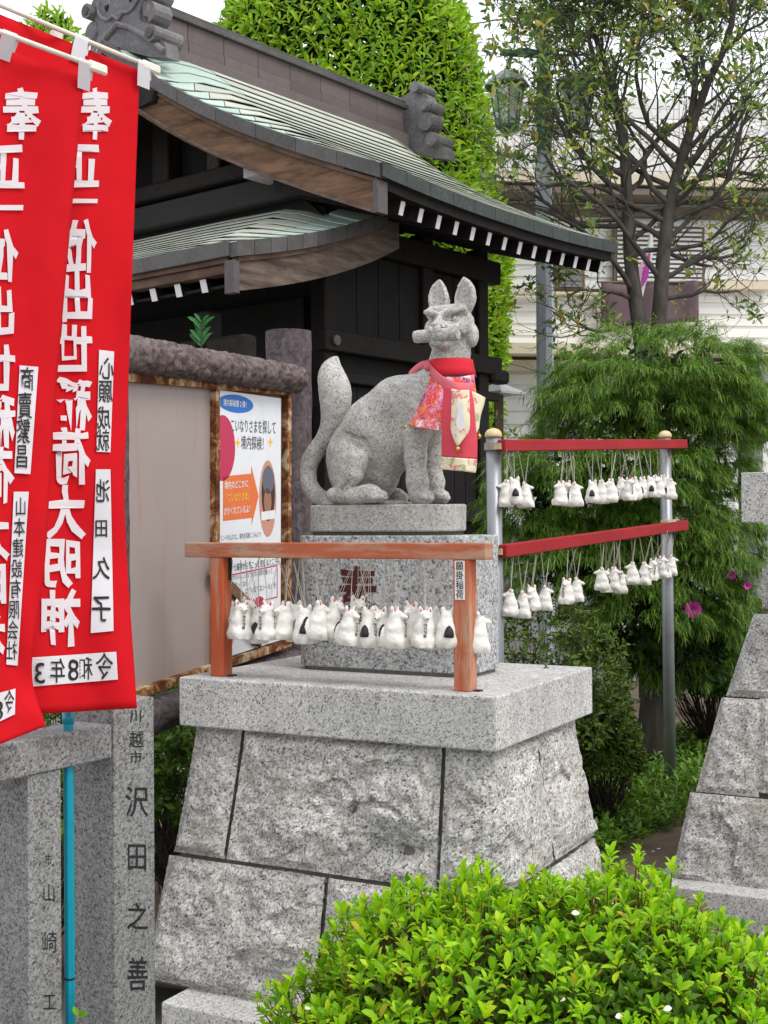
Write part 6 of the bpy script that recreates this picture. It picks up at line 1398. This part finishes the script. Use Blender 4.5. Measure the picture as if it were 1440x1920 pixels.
# magenta azalea flowers and a few pale blossoms
M_MAG = plain('magenta_petal', (0.5, 0.03, 0.3), 0.6); M_PALE = plain('pale_blossom', (0.68, 0.5, 0.58), 0.6)
def blossom(px, py, d0, m, label, r=0.035, n=9):
    c = P(px, py, d0); t = thing('blossom', c, label, 'flower'); an = np.arange(n)*2.4
    dirs = np.stack([np.cos(an)*0.8, -0.6+0*an, np.sin(an)*0.8], 1)
    for q in dirs:
        V, F = leaf_array((c+q*0.006)[None], q[None], A(0, -1, 0.1)[None], np.array([r]), np.array([0.75]), LEAF8); obj('petal', V, F, m, t, smooth=True)
    obj('stalk', *tube([c, c+A(0.01, 0.05, -0.05), c+A(0.02, 0.1, -0.12)], 0.003, 5), M_TRK, t)
blossom(1297, 1142, 6.9, M_MAG, 'magenta azalea flower low among the conifer threads', 0.05, 10); blossom(1370, 1078, 6.9, M_MAG, 'small magenta flower beside the conifer edge', 0.022); blossom(1400, 1098, 6.9, M_MAG, 'dark magenta flower near the stepped pedestal', 0.02)
blossom(1143, 716, 6.75, M_PALE, 'pale pink blossom on the upper conifer foliage', 0.03, 8)
# sprig of sakaki in front of the hall
spg = thing('leaf_sprig', P(378, 650, 6.4), 'green leafy sprig standing above the bark log', 'plant'); c = P(378, 665, 6.4)
stp = [c+A(0, 0, 0.02*i) for i in range(9)]; obj('stem', *tube(stp, 0.004, 5), M_TRK, spg)
for i in range(2, 9):
    for s in (-1, 1):
        V_, F_ = leaf_array(stp[i][None], A(s*(0.3+0.6*rng.random()), -0.3+0.5*rng.random(), 0.5+0.6*rng.random())[None], A(s*-0.5*rng.random(), -0.8, 0.3)[None], np.array([0.05+0.05*rng.random()]), np.array([0.28]), LEAF8); obj('leaf', V_, F_, leafmat('sakaki', [(0, (0.02, 0.12, 0.03)), (1, (0.04, 0.2, 0.05))]) if (i == 2 and s == -1) else bpy.data.materials['sakaki'], spg, smooth=True)
wd = thing('weed', P(150, 1893, 3.0), 'tiny bright green weed beside the turquoise pole', 'weed'); c = P(147, 1905, 3.0)
for i, q in enumerate((A(0.9, -0.3, 0.5), A(0.5, -0.3, 0.2), A(-0.4, -0.2, 0.9))): V_, F_ = leaf_array(c[None], q[None], A(0, -0.8, 0.6)[None], np.array([0.026]), np.array([0.5]), LEAF8); obj('leaf', V_, F_, M_AZ, wd, smooth=True)
# ------------------------------------------------------------------ white house behind
HD = math.radians(7); HX = A(math.cos(HD), math.sin(HD), 0); HN = A(math.sin(HD), -math.cos(HD), 0); H0 = P(1000, 700, 15.0)
def HP(px, py, off=0.0): return PPL(px, py, H0+HN*off, HN)
M_SID = plain('white_siding', (0.84, 0.83, 0.81), 0.7, 0.04, 2); M_BEI = plain('beige_render', (0.66, 0.58, 0.44), 0.8, 0.08, 2); M_SOF = plain('soffit_shadow_brown', (0.20, 0.16, 0.13), 0.8, 0.1); M_FRM = plain('brown_frame', (0.16, 0.11, 0.07), 0.6, 0.1)
M_BLIND = plain('white_blind', (0.66, 0.69, 0.70), 0.5, 0.05); M_SHEET = plain('mauve_sheet', (0.13, 0.085, 0.10), 0.8, 0.15, 3); M_RAILW = plain('white_railing', (0.72, 0.72, 0.72), 0.5, 0.05)
house = thing('house', HP(1150, 1100)*A(1, 1, 0), 'white sided two storey house with a beige balcony band behind the trees', 'house')
def hbox(x0, y0, x1, y1, off0, off1, name, mat, par=None):
    a, b = HP(x0, y0, 0), HP(x1, y1, 0); w = np.dot(b-a, HX); z0, z1 = min(a[2], b[2]), max(a[2], b[2]); V, F = bbox(0, w, 0, 1, z0, z1)
    o = a*A(1, 1, 0); V = o+V[:, :1]*HX+(off0+(off1-off0)*V[:, 1:2])*HN+V[:, 2:3]*ZX; return obj(name, V, F, mat, par or house)
hbox(860, 200, 1520, 1120, -0.4, -0.05, 'wall', M_SID)
for i in range(11):
    y = 418+21.5*i; hbox(860, y+0.5, 1520, y+21.5, -0.049, -0.03, 'siding_board', M_SID)
for i in range(12):
    y = 700+24*i; hbox(860, y+0.5, 1520, y+24, -0.049, -0.03, 'siding_board', M_SID)
hbox(860, 338, 1520, 373, 0.0, 0.45, 'balcony_band', M_BEI); hbox(860, 374, 1520, 379, 0.0, 0.42, 'soffit', M_SOF); hbox(860, 380, 1520, 415, -0.05, 0.05, 'painted_shadow_band', M_SOF)  # brown soffit and the band below it paint the shadow under the balcony
hbox(860, 655, 1520, 680, 0.0, 0.6, 'canopy', M_BEI); hbox(860, 681, 1520, 700, -0.05, 0.35, 'canopy_soffit', M_BEI)
# balcony railing: posts and fine bars
for i in range(7):
    x = 870+95*i; hbox(x, 214, x+6, 338, 0.38, 0.44, 'railing_post', M_RAILW)
for y in (214, 232, 262, 330): hbox(860, y, 1520, y+4, 0.39, 0.43, 'railing_rail', M_RAILW)
bars = [];
for i in range(52):
    a, b = HP(866+12.4*i, 334, 0.41), HP(866+12.4*i, 234, 0.41); bars.append(beam(a, b, 0.012, 0.012, tuple(HN)))
V_, F_ = join(bars); obj('railing_bars', V_, F_, M_RAILW, house, kind='stuff')
for x0, y0, x1, y1 in ((1148, 424, 1318, 536), (1040, 466, 1094, 546)):
    w = hbox(x0, y0, x1, y1, 0.0, 0.06, 'window', M_FRM); n = 12 if x1-x0 > 100 else 6
    for k in range(n):
        yy = y0+5+(y1-y0-10)*k/n; hbox(x0+6, yy+0.5, x1-6, yy+(y1-y0-10)/n-0.6, 0.06, 0.075, 'blind_slat', M_BLIND if x1-x0 > 100 else plain('dark_pane', (0.2, 0.2, 0.2), 0.2) if k == 0 else (M_BLIND if x1-x0 > 100 else bpy.data.materials['dark_pane']), w)
hbox(905, 548, 1130, 556, 0.0, 0.12, 'sill', M_BEI); hbox(1318, 530, 1440, 546, 0.0, 0.12, 'sill', M_BEI)
sh = thing('hanging_sheet', HP(1215, 610, 0.2), 'mauve brown cloth sheet hung on the house balcony below the blinds', 'sheet')
G = np.array([[HP(1127+183*u, 530+4*math.sin(5*u)+78*v, 0.14+0.03*math.sin(14*u)+0.02*math.sin(9*u+3*v)) for u in np.linspace(0, 1, 26)] for v in np.linspace(0, 1, 8)]); obj('cloth', *sheet(G, 0.004, CAM), M_SHEET, sh, smooth=True); obj('hanging_rod', *tube([HP(1120, 529, 0.14), HP(1316, 529, 0.14)], 0.012, 8), M_FRM, sh)
# pink and white banner far off
pf_ = thing('pink_banner', P(1190, 640, 12.5)*A(1, 1, 0), 'narrow white and magenta banner leaning behind the sparse tree', 'banner')
def strip_q(q, d0, m, nm): o = np.array([P(x, y, d0) for x, y in q]); obj(nm, *prism(o, A(0, 0, 0), A(0, 0.01, 0)), m, pf_)
strip_q([(1216, 470), (1222, 420), (1226, 470), (1192, 612), (1184, 600), (1196, 540)], 12.5, M_RAILW, 'white_panel'); strip_q([(1214, 478), (1220, 470), (1216, 520), (1203, 540), (1208, 500)], 12.48, plain('magenta_cloth', (0.45, 0.05, 0.38), 0.7), 'magenta_panel'); strip_q([(1192, 512), (1208, 482), (1202, 530), (1186, 545)], 12.49, plain('pale_pink_cloth', (0.65, 0.35, 0.5), 0.7), 'pink_panel')
obj('pole', *tube([P(1186, 640, 12.52)*A(1, 1, 0), P(1186, 640, 12.52), P(1224, 415, 12.52)], 0.012, 8), M_RAILW, pf_)

# ------------------------------------------------------------------ street lamp
M_LAMPP = plain('pale_blue_paint', (0.50, 0.54, 0.62), 0.45, 0.1, 3); M_LAMPG = plain('green_lamp_paint', (0.05, 0.14, 0.12), 0.45, 0.2, 6); M_LROOF = plain('lamp_roof', (0.40, 0.42, 0.38), 0.5, 0.15); M_LGLASS = plain('frosted_glass', (0.62, 0.61, 0.6), 0.25, 0.1, spec=0.5)
LD = 11.0; lb_ = P(1022, 900, LD)*A(1, 1, 0); ltop = P(1019, 68, LD)
lamp = thing('street_lamp', lb_, 'pale blue street lamp post with two green trimmed lanterns behind the hall roof', 'street lamp')
zs = P(1022, 285, LD)[2]; up_ = lambda z: lb_+(ltop-lb_)*((z-0)/(ltop[2]))*A(1, 1, 0)+A(0, 0, z)
obj('post', *tube([up_(0), up_(zs)], 0.074, 8), M_LAMPP, lamp); obj('upper_post', *tube([up_(zs), up_(ltop[2]-0.12)], [0.064, 0.06], 8), M_LAMPG, lamp); obj('finial', *lathe([(0.06, -0.12), (0.075, -0.08), (0.07, -0.02), (0.04, 0.02), (0.005, 0.03)], 10, ltop), M_LROOF, lamp)
for px in (951, 1083):
    c = P(px, 190, LD); ztop_, zbot = P(px, 160, LD)[2], P(px, 240, LD)[2]; k = c*A(1, 1, 0)
    ln = obj('lantern_roof', *lathe([(0.19, 0), (0.16, 0.05), (0.075, 0.11), (0.03, 0.13)], 8, k+A(0, 0, ztop_)), M_LROOF, lamp)
    obj('lantern_rim', *lathe([(0.18, -0.02), (0.195, -0.015), (0.195, 0.0), (0.18, 0.0)], 8, k+A(0, 0, ztop_)), M_LAMPG, ln); obj('lantern_glass', *lathe([(0.085, 0), (0.14, ztop_-zbot-0.03)], 8, k+A(0, 0, zbot)), M_LGLASS, ln)
    for j in range(8):
        a = j*math.pi/4; obj('lantern_bar', *tube([k+A(0.09*math.cos(a), 0.09*math.sin(a), zbot-P(0, 0, 1)[2]*0), k+A(0.145*math.cos(a), 0.145*math.sin(a), ztop_-0.02)], 0.009, 5), M_LAMPG, ln)
    obj('lantern_base', *lathe([(0.03, -0.05), (0.06, -0.03), (0.1, 0.0), (0.1, 0.02)], 8, k+A(0, 0, zbot)), M_LAMPG, ln)
    s = up_(ztop_+0.25); e = k+A(0, 0, ztop_+0.13); obj('lamp_arm', *tube(catmull([s, s*0.6+e*0.4+A(0, 0, 0.1), e*0.8+s*0.2+A(0, 0, 0.13), e], 14), 0.016, 7), M_LAMPG, ln)
obj('side_bracket', *tube([up_(P(0, 110, LD)[2]), P(965, 100, LD), P(938, 98, LD)], 0.03, 10), M_LAMPG, lamp)

# ------------------------------------------------------------------ stone lantern, small roof, cable
sl = thing('stone_lantern', P(1405, 900, 9.2)*A(1, 1, 0)+A(0, 0, 0.1), 'round topped stone lantern half hidden at the conifer edge', 'lantern'); c = P(1405, 672, 9.2)
M_LAN = granite('lantern_stone', 0.06, 0.2, 0.36, 60)
obj('dome', *lathe([(0.005, 0.09), (0.05, 0.085), (0.09, 0.05), (0.1, 0.0), (0.07, -0.03), (0.05, -0.035)], 20, c), M_LAN, sl, smooth=True); obj('neck', *lathe([(0.05, -0.035), (0.05, -0.06), (0.1, -0.07), (0.24, -0.16), (0.24, -0.2)], 20, c), M_LAN, sl); obj('fire_box', *lathe([(0.12, -0.2), (0.13, -0.45), (0.17, -0.5), (0.17, -0.56), (0.09, -0.62), (0.08, -1.6), (0.2, -1.75), (0.2, c[2]*-1+0.1)], 12, c), M_LAN, sl)
rf = thing('small_roof', P(945, 740, 12.0)*A(1, 1, 0), 'little pale pitched roof on a post beside the hall corner', 'roof'); c = P(935, 741, 12.0)
obj('roof', *lathe([(0.26, 0), (0.26, 0.02), (0.02, 0.12)], 4, c), plain('pale_roof', (0.5, 0.5, 0.5), 0.6), rf); obj('post', *beam(c*A(1, 1, 0), c, 0.08, 0.08, (0, 1, 0)), M_FRM, rf)
cab = thing('overhead_cable', P(905, 43, 22), 'thin overhead cable against the white sky', 'cable'); obj('wire', *tube(catmull([P(500, 75, 22), P(870, 46, 22), P(1000, 30, 22), P(1600, -20, 22)], 16), 0.012, 5), M_BLACKP, cab)
# low wall closing the garden behind
gw = thing('garden_wall', P(1200, 1100, 11.5)*A(1, 1, 0), 'pale boundary wall glimpsed through the conifer', 'wall'); a, b = P(880, 1000, 11.6)*A(1, 1, 0), P(1560, 1000, 11.4)*A(1, 1, 0)
obj('wall_panel', *beam(a+A(0, 0, 0.7), b+A(0, 0, 0.7), 0.12, 1.4), plain('pale_wall', (0.5, 0.49, 0.48), 0.85, 0.1, 2), gw); obj('coping', *beam(a+A(0, 0, 1.43), b+A(0, 0, 1.43), 0.18, 0.06), M_GRAN, gw)
bpy.context.view_layer.update()
